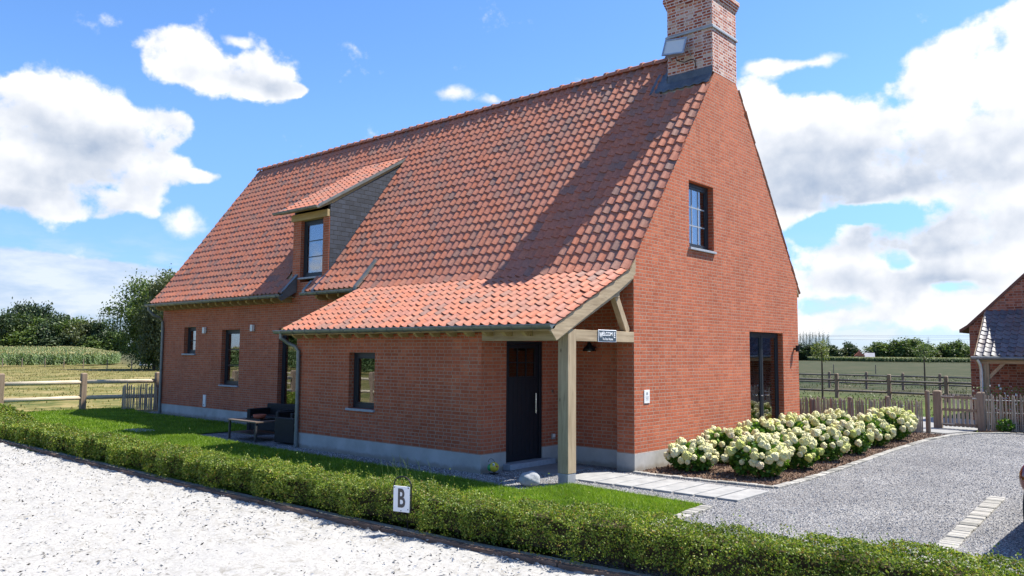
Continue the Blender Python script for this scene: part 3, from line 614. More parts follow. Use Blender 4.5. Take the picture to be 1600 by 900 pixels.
# walls: each its own part
gw = MB().prism(gable_poly(0, WY, 0.30), 'x', -ST, 0).build('wall', M['brick'], house)
boolean(gw, [((-1, 1.955, 4.045), (1, 2.95, 5.355)), ((-1, 4.50, 0.12), (1, 6.24, 2.49))])
gw2 = MB().prism(gable_poly(DY, WY, 0.30), 'x', -LEN, -LEN + 0.3).build('wall', M['brick'], house)
fw = MB().box((-LEN + 0.3, DY, 0.30), (-ST, DY + 0.3, 3.80)).build('wall', M['brick'], house)
boolean(fw, [((-16.68, 0, 1.91), (-15.93, 1, 2.725)), ((-14.36, 0, 1.02), (-13.36, 1, 2.61)), ((-11.36, 0, 0.02), (-8.9, 1, 2.61)), ((-10.45, 0, 3.92), (-9.47, 1, 9))])
bw_ = MB().box((-LEN + 0.3, WY - 0.3, 0.30), (-ST, WY, 3.45)).build('wall', M['brick'], house)
# lean-to walls
lw = MB().box((-DX - LL + 1.77, -P_, 0.30), (-DX, -P_ + 0.3, 2.335)).build('wall', M['brick'], house)
boolean(lw, [((-5.385, -3, 0.90), (-4.585, 0, 1.985))])
def side_poly(y0, y1, zb): 
    pts = [(y0, zb), (y1, zb), (y1, zroof(y1) - 0.2)]
    if y1 > FL0 > y0: pts.append((FL0, zroof(FL0) - 0.2))
    pts.append((y0, zroof(y0) - 0.2)); return pts
ls = MB().prism(side_poly(-P_ + 0.3, DY, 0.30), 'x', -LL, -LL + 0.3).build('wall', M['brick'], house)
pw = MB().prism(side_poly(-P_ + 0.3, DY, 0.30), 'x', -DX - 0.3, -DX).build('wall', M['brick'], house)
boolean(pw, [((-3, -1.30, 0.0), (0, -0.305, 2.21))])
# brick cheeks of the dormer front
for a, b_ in ((-10.80, -10.45), (-9.47, -9.205)): MB().box((a, DY, 3.80), (b_, DY + 0.26, 5.42)).build('dormer_wall', M['brick'], house)
# plinths (3 mm proud of the brick)
e = 0.004
mb = MB()
mb.box((-ST - e, -e, -0.2), (e, WY + e, 0.30)); mb.box((-LEN - e, DY - e, -0.2), (-11.36, DY + 0.1, 0.30)); mb.box((-8.9, DY - e, -0.2), (-ST, DY + 0.1, 0.30))
mb.box((-LEN - e, DY, -0.2), (-LEN + 0.2, WY + e, 0.298)); mb.box((-LEN, WY - 0.2, -0.2), (-0.2, WY + e, 0.296))
mb.box((-LL - e, -P_ - e, -0.2), (-DX + e, -P_ + 0.2, 0.30)); mb.box((-LL - e, -P_ + 0.1, -0.2), (-LL + 0.2, DY, 0.299))
mb.box((-DX - 0.2, -P_ + 0.2, -0.2), (-DX + e, -1.30, 0.2995)); mb.box((-DX - 0.2, -0.305, -0.2), (-DX + e, DY, 0.2995))
mb.build('plinth', M['plinth'], house)

# ---------------------------------------------------------------- tiles
TW = 0.2
PU = np.array([-0.004, 0.006, 0.016, 0.040, 0.075, 0.110, 0.145, 0.168, 0.187, 0.204]); PH = np.array([0.030, 0.041, 0.043, 0.034, 0.016, 0.006, 0.001, 0.000, 0.007, 0.026])
PB = np.array([0.012, 0.016, 0.016, 0.012, 0.004, -0.001, -0.004, -0.002, 0.004, 0.010])   # bowed lower edge
def tile_field(profile, xr, xl, keep, gauge=0.25, tl=0.290, lift=0.016, name='tiles', mat_=None, parent=None, axis='x', skip_last=0, flipx=False, jitter=1.0):
    """profile: polyline (y,z) from the top down to the eave; tile rows follow it, columns run from xr to xl"""
    pr = [Vector((0, a, b)) for a, b in profile]; seg = [(pr[i + 1] - pr[i]).length for i in range(len(pr) - 1)]; tot = sum(seg)
    def at(s):
        s = max(s, -0.05); i = 0
        while i < len(seg) - 1 and s > seg[i]: s -= seg[i]; i += 1
        d = (pr[i + 1] - pr[i]).normalized(); return pr[i] + d * s
    Vs = []; Fs = []; off = 0; nu = len(PU); rows = int(math.floor(tot / gauge + 0.25)); g_ = tot / rows
    ncol = int(round((xr - xl) / TW))
    for i in range(rows):
        slo = (i + 1) * g_ + 0.012; sup = slo - tl
        plo, pup = at(slo) if slo <= tot else at(tot) + (pr[-1] - pr[-2]).normalized() * (slo - tot), at(sup)
        d = (plo - pup).normalized(); nrm = Vector((0, -d.z, d.y)) if d.y < 0 else Vector((0, -d.z, d.y))
        nrm = Vector((1, 0, 0)).cross(d); 
        if nrm.z < 0: nrm = -nrm
        for c in range(ncol):
            x0 = xr - (c + 1) * TW
            if not keep(x0 + TW / 2, (plo.y + pup.y) / 2): continue
            j1, j2, j3 = (random.gauss(0, 0.0026) * jitter for _ in range(3)); tw = random.gauss(0, 0.006) * jitter
            top = []; bot = []; lip = []
            for u, h, b_ in zip(PU, PH, PB):
                a = pup + nrm * (h - 0.004 + j3); top.append((x0 + u + j1 + tw, a.y, a.z))
                q = plo + nrm * (h + lift + j2) - d * b_ * 0.9; bot.append((x0 + u + j1, q.y, q.z))
                q2 = q - nrm * 0.013; lip.append((x0 + u + j1, q2.y, q2.z))
            Vs += top + bot + lip
            for k in range(nu - 1):
                Fs.append((off + k, off + nu + k, off + nu + k + 1, off + k + 1)); Fs.append((off + nu + k, off + 2 * nu + k, off + 2 * nu + k + 1, off + nu + k + 1))
            # right flank of the roll
            off += 3 * nu
    o = fast(name, Vs, Fs, mat_ or M['tile'], parent); return o
topp = (YR - 0.02, ZR - 0.02)
# right part: steep slope then the flared skirt over the lean-to
Rp = [topp, (FL0, zroof(FL0)), (-2.20, zroof(-2.20))]
Lp = [topp, (0.2, zroof(0.2)), (-0.20, zroof(-0.20, 'L'))]
DX0, DX1 = -10.95, -9.12
def keepR(x, y): return not (x < -7.36 and y < 0.0) and x > -7.36 and not (x > -1.12 and y > 2.86)
XR = 0.065
roof = tile_field(Rp, XR, XR - 37 * TW, keepR, name='roof', parent=house)
def keepL(x, y):
    if x > -7.4: return False
    if DX0 < x < DX1 and y < 2.66: return (x > -9.45 or x < -10.60) and y < 0.12 and False
    return True
roof2 = tile_field(Lp, XR - 37 * TW, XR - 37 * TW - 54 * TW, keepL, name='roof', parent=house)
# lower eave pieces beside the dormer that tuck under its cheeks
roof3 = tile_field(Lp, XR - 37 * TW, XR - 37 * TW - 54 * TW, lambda x, y: -9.5 < x < -9.1 and y < 0.22, name='roof', parent=house)
roof4 = tile_field(Lp, XR - 37 * TW, XR - 37 * TW - 54 * TW, lambda x, y: -10.96 < x < -10.5 and y < 0.22, name='roof', parent=house)
# back slope
Bp = [(YR + 0.02, ZR - 0.02), (WY + 0.15, Z0 + SL * (-0.15))]
roofb = tile_field(Bp, 0.012, XR - 91 * TW, lambda x, y: not (x > -1.1 and y < 4.2), name='roof', parent=house)
# decks under the tiles
def deck_poly(profile, th): 
    up = [(y, z - 0.012) for y, z in profile]; dn = [(y, z - th) for y, z in profile][::-1]; return up + dn
mb = MB()
Rd = [(YR, ZR), (FL0, zroof(FL0)), (-2.20, zroof(-2.2))]; Ld = [(YR, ZR), (0.2, zroof(0.2)), (-0.18, zroof(-0.18, 'L'))]
mb.prism(deck_poly([(YR, ZR), (0.05, zroof(0.05))], 0.12), 'x', -7.35, -ST - 0.002)
mb.prism(deck_poly([(0.05, zroof(0.05)), (FL0, zroof(FL0)), (-2.20, zroof(-2.2))], 0.10), 'x', -7.35, -0.005)
mb.prism(deck_poly(Ld, 0.12), 'x', -9.2, -7.36); mb.prism(deck_poly([(YR, ZR), (2.7, zroof(2.7))], 0.12), 'x', -10.78, -9.21); mb.prism(deck_poly(Ld, 0.12), 'x', -18.1, -10.79)
mb.prism([(YR, ZR - 0.02), (YR, ZR - 0.16), (WY + 0.13, zroof(-0.13, 'L') - 0.14 - 0.06), (WY + 0.13, zroof(-0.13, 'L') - 0.09)], 'x', -18.1, -0.01)
mb.build('roof_deck', M['oak_x'], house)
# ridge tiles
mb = MB(); x = -18.22; 
while x < -1.1:
    L_ = 0.34; r0, r1 = 0.088, 0.112; nseg = 9; vs = []; fs = []; jj = random.gauss(0, 0.004)
    for (xx, rr) in ((x, r1), (x + 0.07, r1 * 0.98), (x + 0.075, r0), (x + L_ + 0.02, r0 * 0.94)):
        for k in range(nseg):
            t = math.pi * (k / (nseg - 1)) * 1.16 - 0.25; vs.append((xx, YR + rr * math.cos(t) * 1.08, ZR + 0.015 + jj + rr * math.sin(t)))
    for i in range(3):
        for k in range(nseg - 1): a = i * nseg + k; fs.append((a, a + 1, a + nseg + 1, a + nseg))
    mb.add(vs, fs); x += 0.33
mb.build('ridge', M['tile'], house)
# verge boards: right (flared) and left
def strip_poly(path, w): 
    return path + [(y, z - w) for y, z in path[::-1]]
bp = [(0.02 - 0.005, 3.62), (FL0 - 0.2, zroof(FL0 - 0.2) - 0.012), (-1.2, zroof(-1.2) - 0.012), (-2.24, zroof(-2.24) - 0.012)]
mb = MB()
top_ = [(-0.004, 3.63), (-0.14, 3.47), (-0.5, 3.285), (-1.2, 2.935), (-2.27, 2.405)]
mb.prism(top_ + [(-2.33, 2.335), (-2.19, 2.19), (-1.2, 2.70), (-0.5, 3.05), (-0.14, 3.26), (-0.004, 3.37)], 'x', 0.005, 0.045)
mb.prism([(-0.004, 3.42), (-0.14, 3.31), (-0.5, 3.10), (-1.2, 2.75), (-2.20, 2.25), (-2.14, 2.185), (-1.2, 2.64), (-0.5, 2.985), (-0.14, 3.19), (-0.004, 3.30)], 'x', -0.03, 0.004)
mb.build('bargeboard', M['oak_y'], house, bevel=0.004)
mb = MB()
mb.prism([(DY - 0.02, 3.98), (-0.18, 3.49), (-0.30, 3.36), (-0.22, 3.30), (DY - 0.02, 3.55)], 'x', -10.60, -10.55)
mb.build('verge_trim', M['zinc'], house)
MB().prism([(DY, 4.02), (-0.2, 3.53), (-0.2, 3.49), (DY, 3.98)], 'x', -10.66, -10.54).build('verge_trim', M['zinc'], house)
# front fascia under eaves and rafter tails
mb = MB()
mb.box((-18.1, -0.12, 3.40), (-10.62, 0.232, 3.425)); mb.box((-9.4, -0.12, 3.40), (-7.5, 0.232, 3.425))
mb.box((-7.3, -2.17, 2.36), (-0.20, -1.94, 2.385))
mb.build('soffit', M['fascia'], house)
RT = MB().prism([(DY, 3.52), (-0.10, 3.40), (-0.10, 3.33), (0.0, 3.28), (DY, 3.28)], 'x', 0, 0.07).build('rafter_tail', M['fascia'], house)
RL = MB().prism([(-P_ + 0.0, 2.36), (-2.14, 2.36), (-2.14, 2.33), (-2.06, 2.27), (-P_, 2.27)], 'x', 0, 0.07).build('rafter_tail', M['fascia'], house)
RT.location.x = -18.0; RL.location.x = -7.1
for x in [-18.0 + k * 0.42 for k in range(1, 18)] + [-9.25, -8.8, -8.35, -7.9]: copy_tree(RT, house, (x, 0, 0))
for x in [-7.1 + k * 0.425 for k in range(1, 16)]: copy_tree(RL, house, (x, 0, 0))
# gutters
def gutter(x0, x1, y, z, r=0.062, name='gutter'):
    n_ = 10; mb = MB(); vs = []; fs = []
    for xx in (x0, x1):
        for k in range(n_ + 1): t = math.pi + math.pi * k / n_; vs.append((xx, y + r * math.cos(t), z + r * math.sin(t)))
        for k in range(n_ + 1): t = 2 * math.pi - math.pi * k / n_; vs.append((xx, y + (r - 0.006) * math.cos(t), z + 0.002 + (r - 0.006) * math.sin(t)))
    m_ = 2 * (n_ + 1)
    for k in range(m_): fs.append((k, (k + 1) % m_, m_ + (k + 1) % m_, m_ + k))
    mb.add(vs, fs)
    for xx in (x0, x1):   # end caps
        cv = [(xx, y + r * math.cos(math.pi + math.pi * k / n_), z + r * math.sin(math.pi + math.pi * k / n_)) for k in range(n_ + 1)]
        mb.add(cv, [tuple(range(n_ + 1))]); 
    mb.tube([(x0, y - r, z + 0.004), (x1, y - r, z + 0.004)], 0.011, 8)
    xx = x0 + 0.3
    while xx < x1 - 0.1:
        mb.tube([(xx, y + 1.12 * r * math.cos(math.pi + math.pi * k / 6), z + 1.12 * r * math.sin(math.pi + math.pi * k / 6)) for k in range(7)], 0.006, 6); xx += 0.43
    mb.box((x0, y + r - 0.01, z - 0.01), (x1, y + r + 0.02, z + 0.012))
    return mb.build(name, M['zinc'], house)
gutter(-18.30, -10.52, -0.265, 3.44); gutter(-9.62, -7.50, -0.265, 3.44, 0.058); gutter(-7.50, 0.045, -2.285, 2.425, 0.064)
def pipe(pts, r=0.042, name='downpipe', rings=()):
    mb = MB(); mb.tube(pts, r, 12)
    for z in rings: mb.tube([(pts[-1][0], pts[-1][1], z), (pts[-1][0], pts[-1][1], z + 0.02)], r * 1.18, 12); mb.box((pts[-1][0] - 0.015, pts[-1][1], z), (pts[-1][0] + 0.015, pts[-1][1] + 0.09, z + 0.02))
    return mb.build(name, M['zinc'], house, smooth=False)
pipe([(-18.13, -0.265, 3.42), (-18.13, -0.26, 3.28), (-18.10, -0.12, 3.12), (-18.06, 0.08, 3.05), (-18.05, 0.17, 2.93), (-18.05, 0.185, 2.6), (-18.05, 0.185, 0.0)], rings=(0.5, 1.7, 2.7))
pipe([(-7.28, -2.285, 2.40), (-7.28, -2.28, 2.28), (-7.22, -2.14, 2.17), (-7.12, -2.03, 2.10), (-7.07, -1.985, 2.0), (-7.06, -1.985, 1.7), (-7.06, -1.985, 0.0)], rings=(0.45, 1.2, 1.9))
pipe([(-7.62, -0.25, 3.42), (-7.62, -0.25, 3.22)], 0.035)

# chimney
ch = MB(); cx0, cx1, cy0, cy1 = -1.05, 0.004, 3.0, 4.08
ch.box((cx0, cy0, 7.0), (cx1 - 0.0, cy1, 9.36))
chim = ch.build('chimney', M['chimney_brick'], house)
boolean(chim, [((cx0 - 1, cy0 - 1, 6.5), (-0.40, cy1 + 1, 7.2)), ((-0.358, cy0 - 1, 6.5), (1, cy1 + 1, 7.80))])
mb = MB()
for k, (zz, ee, hh) in enumerate([(9.36, 0.018, 0.05), (9.41, 0.036, 0.05), (9.46, 0.052, 0.05), (9.51, 0.068, 0.09)]):
    mb.box((cx0 - ee, cy0 - ee, zz), (cx1 + ee, cy1 + ee, zz + hh))
mb.build('cap', M['chimney_brick'], chim, bevel=0.006)
mb = MB().box((cx0 + 0.2, cy0 + 0.2, 9.60), (cx1 - 0.2, cy1 - 0.2, 9.72)); mb.build('flue', M['plinth'], chim, bevel=0.01)
mb = MB().box((cx0 - 0.035, cy0 - 0.035, 8.72), (cx1 + 0.03, cy1 + 0.035, 8.775)); mb.build('band', M['bluestone'], chim, bevel=0.008)
# lead flashing: wavy skirt following the tiles
mb = MB(); nxx = 46; vs = []; 
for i in range(nxx + 1):
    x = -1.42 + (1.42 + 0.0) * i / nxx
    wv = 0.030 + 0.02 * math.sin(x * 2 * math.pi / TW) 
    top_y = cy0 - 0.004 if x > cx0 - 0.02 else cy0 + 0.25
    zt = zroof(cy0) + (0.20 if x > cx0 - 0.02 else 0.30 * (1 - 0.4)) 
    for (yy, zz) in ((top_y, zt if x > cx0 - .02 else zroof(top_y) + 0.05), (cy0 - 0.02, zroof(cy0 - 0.02) + 0.07), (cy0 - 0.15 + 0.012 * math.sin(x * 31), zroof(cy0 - 0.14) + wv + 0.02), (cy0 - 0.15 + 0.012 * math.sin(x * 31), zroof(cy0 - 0.14) + wv - 0.01)): vs.append((x, yy, zz))
fs = [(i * 4 + j, (i + 1) * 4 + j, (i + 1) * 4 + j + 1, i * 4 + j + 1) for i in range(nxx) for j in range(3)]
mb.add(vs, fs); mb.box((cx0 - 0.02, cy0 - 0.3, zroof(cy0) - 0.3), (cx0 - 0.004, cy0 + 0.55, zroof(cy0) - 0.28))
mb.prism([(cy0 - 0.02, zroof(cy0) + 0.0), (cy0 - 0.02, zroof(cy0) + 0.2), (YR, ZR + 0.22), (YR, ZR)], 'x', cx0 - 0.016, cx0 - 0.003)
mb.prism([(cy0 - 0.1, zroof(cy0 - 0.1) + 0.03), (YR, ZR + 0.05), (YR, ZR + 0.03), (cy0 - 0.1, zroof(cy0 - 0.1) + 0.0)], 'x', cx0 - 0.22, cx0)
mb.build('flashing', M['lead'], chim)

# dormer
DS = 0.615; DZ = 5.70
def zd(y): return DZ + DS * y
dorm = MB()
ytop = (DZ - Z0) / (SL - DS)
dr = tile_field([(ytop + 0.02, zd(ytop + 0.02)), (-0.10, zd(-0.10))], -9.17, -9.17 - 9 * TW + 0.0, lambda x, y: y < ytop - 0.02, name='dormer_roof', parent=house)
mb = MB(); mb.prism([(ytop, zd(ytop) - 0.012), (-0.08, zd(-0.08) - 0.012), (-0.08, zd(-0.08) - 0.07), (0.3, zd(0.3) - 0.12), (ytop, zd(ytop) - 0.12)], 'x', -10.93, -9.19); mb.build('dormer_deck', M['fascia'], house)
for (xa, xb) in ((-9.195, -9.145), (-11.02, -10.94)):
    MB().prism([(ytop + 0.12, zd(ytop + 0.12) + 0.02), (-0.12, zd(-0.12) + 0.055), (-0.12, zd(-0.12) - 0.02), (ytop + 0.12, zd(ytop + 0.12) - 0.06)], 'x', xa, xb).build('dormer_verge', M['zinc'], house)
for (xa, xb) in ((-9.30, -9.20), (-10.80, -10.72)):
    c_ = MB().prism([(DY + 0.02, zroof(DY) - 0.12), (DY + 0.02, zd(DY) - 0.06), (0.3, zd(0.3) - 0.06), (ytop, zd(ytop) - 0.03), (ytop - 0.1, zroof(ytop - 0.1) - 0.1)], 'x', xa, xb).build('dormer_cheek', M['slate'], house)
MB().box((-10.82, 0.17, 5.42), (-9.21, DY + 0.2, 5.60)).build('fascia_board', M['fascia'], house, bevel=0.004)
gutter(-11.12, -9.13, -0.17, 5.63, 0.055)
# zinc soaker where the cheek meets the tiles
mb = MB()
pts = [(-0.24, 3.46)] + [(y, zroof(y, 'L')) for y in (0.0, 0.2, 1.0, 2.0, ytop)]
for (ya, za), (yb, zb) in zip(pts[:-1], pts[1:]): mb.prism([(ya, za + 0.055), (yb, zb + 0.055), (yb, zb - 0.02), (ya, za - 0.02)], 'x', -9.235, -9.13)
mb.build('soaker', M['lead'], house)
mb = MB()
for (ya, yb) in ((-0.26, -0.02), (-0.02, 0.33)):
    mb.prism([(ya, zroof(ya, 'L') + 0.095), (yb, zroof(yb, 'L') + 0.095), (yb, zroof(yb, 'L') - 0.02), (ya, zroof(ya, 'L') - 0.03)], 'x', -7.52, -7.42)
mb.build('verge_trim', M['zinc'], house); mb = MB()
mb.prism([(-0.26, zroof(-0.26, 'L') + 0.09), (-0.02, zroof(-0.02, 'L') + 0.09), (-0.02, zroof(-0.02, 'L') - 0.02), (-0.26, zroof(-0.26, 'L') - 0.03)], 'x', -9.60, -9.50)
mb.build('verge_trim', M['zinc'], house)
# side of the skirt roof (left verge)
MB().prism([(-0.15, zroof(-0.15) + 0.04), (-2.22, zroof(-2.22) + 0.04), (-2.22, zroof(-2.22) - 0.10), (-0.15, zroof(-0.15) - 0.10)], 'x', -7.375, -7.352).build('verge_trim', M['fascia'], house)

# ---------------------------------------------------------------- windows and doors
def window(name, side, u0, u1, z0, z1, face, depth, rows=1, cols=1, fw_=0.07, sill=True, bars_mat='anthracite', glassm='glass', door=False, mull=False):
    """side 'F' faces -Y at y=face, side 'G' faces +X at x=face"""
    sg = 1 if side == 'F' else -1
    def box(mb, a0, a1, d0, d1, c0, c1):
        d0, d1 = face + sg * d0, face + sg * d1
        if side == 'F': mb.box((a0, min(d0, d1), c0), (a1, max(d0, d1), c1))
        else: mb.box((min(d0, d1), a0, c0), (max(d0, d1), a1, c1))
    fr = MB(); 
    for (a0, a1, c0, c1) in ((u0, u1, z1 - fw_, z1), (u0, u1, z0, z0 + fw_), (u0, u0 + fw_, z0 + fw_, z1 - fw_), (u1 - fw_, u1, z0 + fw_, z1 - fw_)): box(fr, a0, a1, depth, depth + 0.07, c0, c1)
    s2 = fw_ + 0.045
    spans = [(u0 + fw_, u1 - fw_)] if not mull else [(u0 + fw_, (u0 + u1) / 2 - 0.03), ((u0 + u1) / 2 + 0.03, u1 - fw_)]
    if mull: box(fr, (u0 + u1) / 2 - 0.03, (u0 + u1) / 2 + 0.03, depth, depth + 0.07, z0 + fw_, z1 - fw_)
    lo = 0.09 if door else 0.045
    w = fr.build(name, M['anthracite'], house, bevel=0.004)
    sash = MB(); gl = MB(); bars_ = []
    class BB:
        def box(s_, a_, b_): bars_.append((a_, b_))
    bars = BB()
    for (a, b_) in spans:
        for (p0, p1, c0, c1) in ((a, b_, z1 - fw_ - 0.045, z1 - fw_), (a, b_, z0 + fw_, z0 + fw_ + lo), (a, a + 0.045, z0 + fw_ + lo, z1 - fw_ - 0.045), (b_ - 0.045, b_, z0 + fw_ + lo, z1 - fw_ - 0.045)): box(sash, p0, p1, depth + 0.012, depth + 0.06, c0, c1)
        g0, g1, h0, h1 = a + 0.045, b_ - 0.045, z0 + fw_ + lo, z1 - fw_ - 0.045
        box(gl, g0, g1, depth + 0.030, depth + 0.038, h0, h1)
        for i in range(1, rows): zz = h0 + (h1 - h0) * i / rows; box(bars, g0, g1, depth + 0.024, depth + 0.046, zz - 0.012, zz + 0.012)
        for i in range(1, cols): uu = g0 + (g1 - g0) * i / cols; box(bars, uu - 0.011, uu + 0.011, depth + 0.022, depth + 0.048, h0, h1)
    sash.build('sash', M['anthracite'], w, bevel=0.003); gl.build('glass', M[glassm], w)
    for a_, b_ in bars_: MB().box(a_, b_).build('glazing_bar', M[bars_mat], w)
    if sill:
        sb = MB(); box(sb, u0 - 0.03, u1 + 0.03, -0.05, depth, z0 - 0.045, z0 - 0.001); sb.build('sill', M['bluestone'], w, bevel=0.004)
    return w
def curtain(parent, side, u0, u1, z0, z1, face, slant=0.0, n_=40):
    mb = MB(); vs = []; rows_ = 8
    for j in range(rows_ + 1):
        z = z0 + (z1 - z0) * j / rows_; ua = u0 + slant * j / rows_
        for i in range(n_ + 1):
            t = i / n_; u = ua + (u1 - ua) * t; d = 0.02 * math.sin(t * 38 + 0.6 * math.sin(j)) + 0.012 * math.sin(t * 71)
            vs.append((u, face + d, z) if side == 'F' else (face - d, u, z))
    fs = [(j * (n_ + 1) + i, j * (n_ + 1) + i + 1, (j + 1) * (n_ + 1) + i + 1, (j + 1) * (n_ + 1) + i) for j in range(rows_) for i in range(n_)]
    mb.add(vs, fs); o = mb.build('curtain', M['curtain'], parent, smooth=True); return o
w = window('window', 'F', -16.68, -15.93, 1.91, 2.725, DY, 0.12, rows=2)
w = window('window', 'F', -14.36, -13.36, 1.02, 2.61, DY, 0.12, rows=3); curtain(w, 'F', -14.05, -13.42, 1.1, 2.5, DY + 0.26, 0.42)
w = window('window', 'F', -5.385, -4.585, 0.90, 1.985, -P_, 0.12)
w = window('window', 'F', -10.45, -9.47, 3.92, 5.42, DY, 0.10, rows=3, fw_=0.08); curtain(w, 'F', -10.34, -9.55, 4.0, 5.34, DY + 0.24)
w = window('window', 'G', 1.955, 2.95, 4.045, 5.355, 0, 0.12, rows=3, cols=3, bars_mat='bluestone'); curtain(w, 'G', 2.02, 2.88, 4.1, 5.25, -0.30)
w = window('glazed_door', 'F', -11.36, -8.9, 0.12, 2.61, DY, 0.12, rows=1, sill=False, door=True, mull=True)
w = window('glazed_door', 'G', 4.50, 6.24, 0.12, 2.49, 0, 0.12, rows=1, sill=False, door=True, mull=True)
mb = MB()
for dy in (-0.10, 0.10): mb.tube([(-0.115, 5.37 + dy, 1.10), (-0.06, 5.37 + dy, 1.10), (-0.055, 5.37 + dy + (0.10 if dy > 0 else -0.10), 1.10)], 0.009, 8)
mb.build('handle', M['steel'], w)
MB().box((-0.3, 4.48, 0.06), (0.045, 6.26, 0.118)).build('threshold', M['bluestone'], house, bevel=0.004)
MB().box((-11.4, DY - 0.05, 0.04), (-8.88, DY + 0.25, 0.118)).build('threshold', M['bluestone'], house, bevel=0.004)
# front door in the porch
dfr = MB()
for a, b_ in (((-1.87, -1.30, 0.10), (-1.79, -1.255, 2.21)), ((-1.87, -0.38, 0.10), (-1.79, -0.305, 2.21)), ((-1.87, -1.255, 2.15), (-1.79, -0.38, 2.21))): dfr.box(a, b_)
fd = dfr.build('front_door', M['door_black'], house, bevel=0.004)
mb = MB(); y0, y1 = -1.25, -0.385
mb.box((-1.86, y0, 0.11), (-1.815, y1, 1.58)); mb.box((-1.86, y0, 2.08), (-1.815, y1, 2.145)); mb.box((-1.86, y0, 1.58), (-1.815, y0 + 0.07, 2.08)); mb.box((-1.86, y1 - 0.09, 1.58), (-1.815, y1, 2.08))
yy = y0 + 0.06
while yy < y1 - 0.1: mb.box((-1.8155, yy, 0.22), (-1.8085, yy + 0.106, 1.54)); yy += 0.115
mb.build('door_leaf', M['door_black'], fd, bevel=0.002)
MB().box((-1.84, y0 + 0.07, 1.58), (-1.835, y1 - 0.09, 2.08)).build('glass', M['door_glass'], fd)
mb = MB()
for i in (1, 2): yb = y0 + 0.07 + (y1 - y0 - 0.16) * i / 3; mb.box((-1.845, yb - 0.01, 1.58), (-1.822, yb + 0.01, 2.08))
mb.box((-1.845, y0 + 0.07, 1.82), (-1.824, y1 - 0.09, 1.84)); mb.build('glazing_bar', M['door_black'], fd)
mb = MB(); mb.tube([(-1.74, -0.53, 0.92), (-1.74, -0.53, 1.28)], 0.013, 10); 
for z in (0.96, 1.24): mb.tube([(-1.81, -0.53, z), (-1.74, -0.53, z)], 0.008, 8)
mb.build('handle', M['steel'], fd, smooth=False)
MB().box((-1.86, -1.37, 0.0), (-1.60, -0.13, 0.10)).build('threshold', M['bluestone'], house, bevel=0.006)
# interior: floors and partitions so that the glass looks into dim rooms
mb = MB(); mb.box((-LEN + 0.31, DY + 0.31, 2.75), (-ST - 0.01, WY - 0.31, 2.95)); mb.box((-LEN + 0.31, 3.4, 0.05), (-6.6, 3.5, 2.74)); mb.box((-12.6, DY + 0.31, 0.05), (-12.5, 3.39, 2.74)); mb.box((-6.5, DY + 0.35, 0.05), (-6.4, WY - 0.32, 2.74)); mb.box((-8.0, 1.6, 2.96), (-7.9, WY - 1.6, 5.2))
mb.build('interior_partition', M['interior'], house)

# ---------------------------------------------------------------- porch frame
post = MB().box((-0.19, -1.865, 0.16), (0.01, -1.655, 2.375)).build('porch_post', M['oak_z'], house, bevel=0.008)
MB().box((-0.185, -1.86, -0.05), (0.005, -1.66, 0.158)).build('post_base', M['galv'], post, bevel=0.004)
MB().box((-DX + 0.0, -1.925, 2.195), (-0.192, -1.72, 2.36)).build('porch_beam', M['oak_x'], house, bevel=0.006)
MB().box((-0.17, -1.653, 2.19), (0.004, 0.0, 2.37)).build('porch_beam', M['oak_y'], house, bevel=0.006)
mb = MB(); 
def bar(mb, a, b_, w_, h_):
    a, b_ = Vector(a), Vector(b_); d = (b_ - a).normalized(); s_ = Vector((1, 0, 0)); n_ = d.cross(s_).normalized()
    vs = [p + s_ * sx_ * w_ / 2 + n_ * sy_ * h_ / 2 for p in (a, b_) for sx_, sy_ in ((-1, -1), (1, -1), (1, 1), (-1, 1))]
    mb.add(vs, [(0, 3, 2, 1), (4, 5, 6, 7), (0, 1, 5, 4), (1, 2, 6, 5), (2, 3, 7, 6), (3, 0, 4, 7)])
bar(mb, (-0.10, -0.10, 2.37), (-0.10, -0.47, 3.00), 0.11, 0.12); mb.box((-0.17, -0.56, 2.94), (-0.02, -0.40, 3.07))
mb.build('brace', M['oak_z'], house, bevel=0.004)
# small fittings of the house
wl1 = []
for i, (xx, zz, lab) in enumerate(((-15.31, 2.61, 'small white wall light between the two left windows'), (-12.61, 2.64, 'small white wall light to the right of the tall curtained window'))):
    t = empty('wall_light', (xx, DY, zz), lab, 'wall light', 'white wall lights on the long front wall')
    MB().box((-0.055, -0.10, -0.09), (0.055, -0.02, 0.09)).build('housing', M['white'], t, bevel=0.006); MB().box((-0.035, -0.019, -0.06), (0.035, 0.0, 0.06)).build('bracket', M['steel'], t)
t = empty('meter_cover', (-15.22, DY, 0.34), 'narrow white utility cover low on the long front wall', 'utility cover')
MB().box((-0.075, -0.03, 0), (0.075, 0, 0.35)).build('cover', M['white'], t, bevel=0.004); MB().box((-0.02, -0.034, 0.04), (0.02, -0.03, 0.07)).build('lock', M['black'], t)
# porch barn lamp
t = empty('porch_lamp', (-1.0, DY, 2.10), 'black dome lamp on the brick wall inside the porch', 'wall lamp')
mb = MB(); mb.lathe([(0.0, 0.10), (0.035, 0.10), (0.045, 0.05), (0.10, 0.0), (0.125, -0.06), (0.118, -0.06), (0.09, -0.01), (0.0, 0.03)], (0, -0.16, 0), 20); mb.build('shade', M['black'], t, smooth=True)
mb = MB(); mb.tube([(0, -0.16, 0.10), (0, -0.15, 0.17), (0, -0.06, 0.17), (0, -0.01, 0.12)], 0.012, 8); mb.lathe([(0, 0), (0.05, 0), (0.05, 0.02), (0, 0.02)], (0, 0, 0), 12); mb.build('arm', M['black'], t)
mb = MB(); mb.lathe([(0.0, -0.075), (0.03, -0.065), (0.04, -0.04), (0.03, 0.0)], (0, -0.16, 0), 12); mb.build('bulb', M['white'], t, smooth=True)
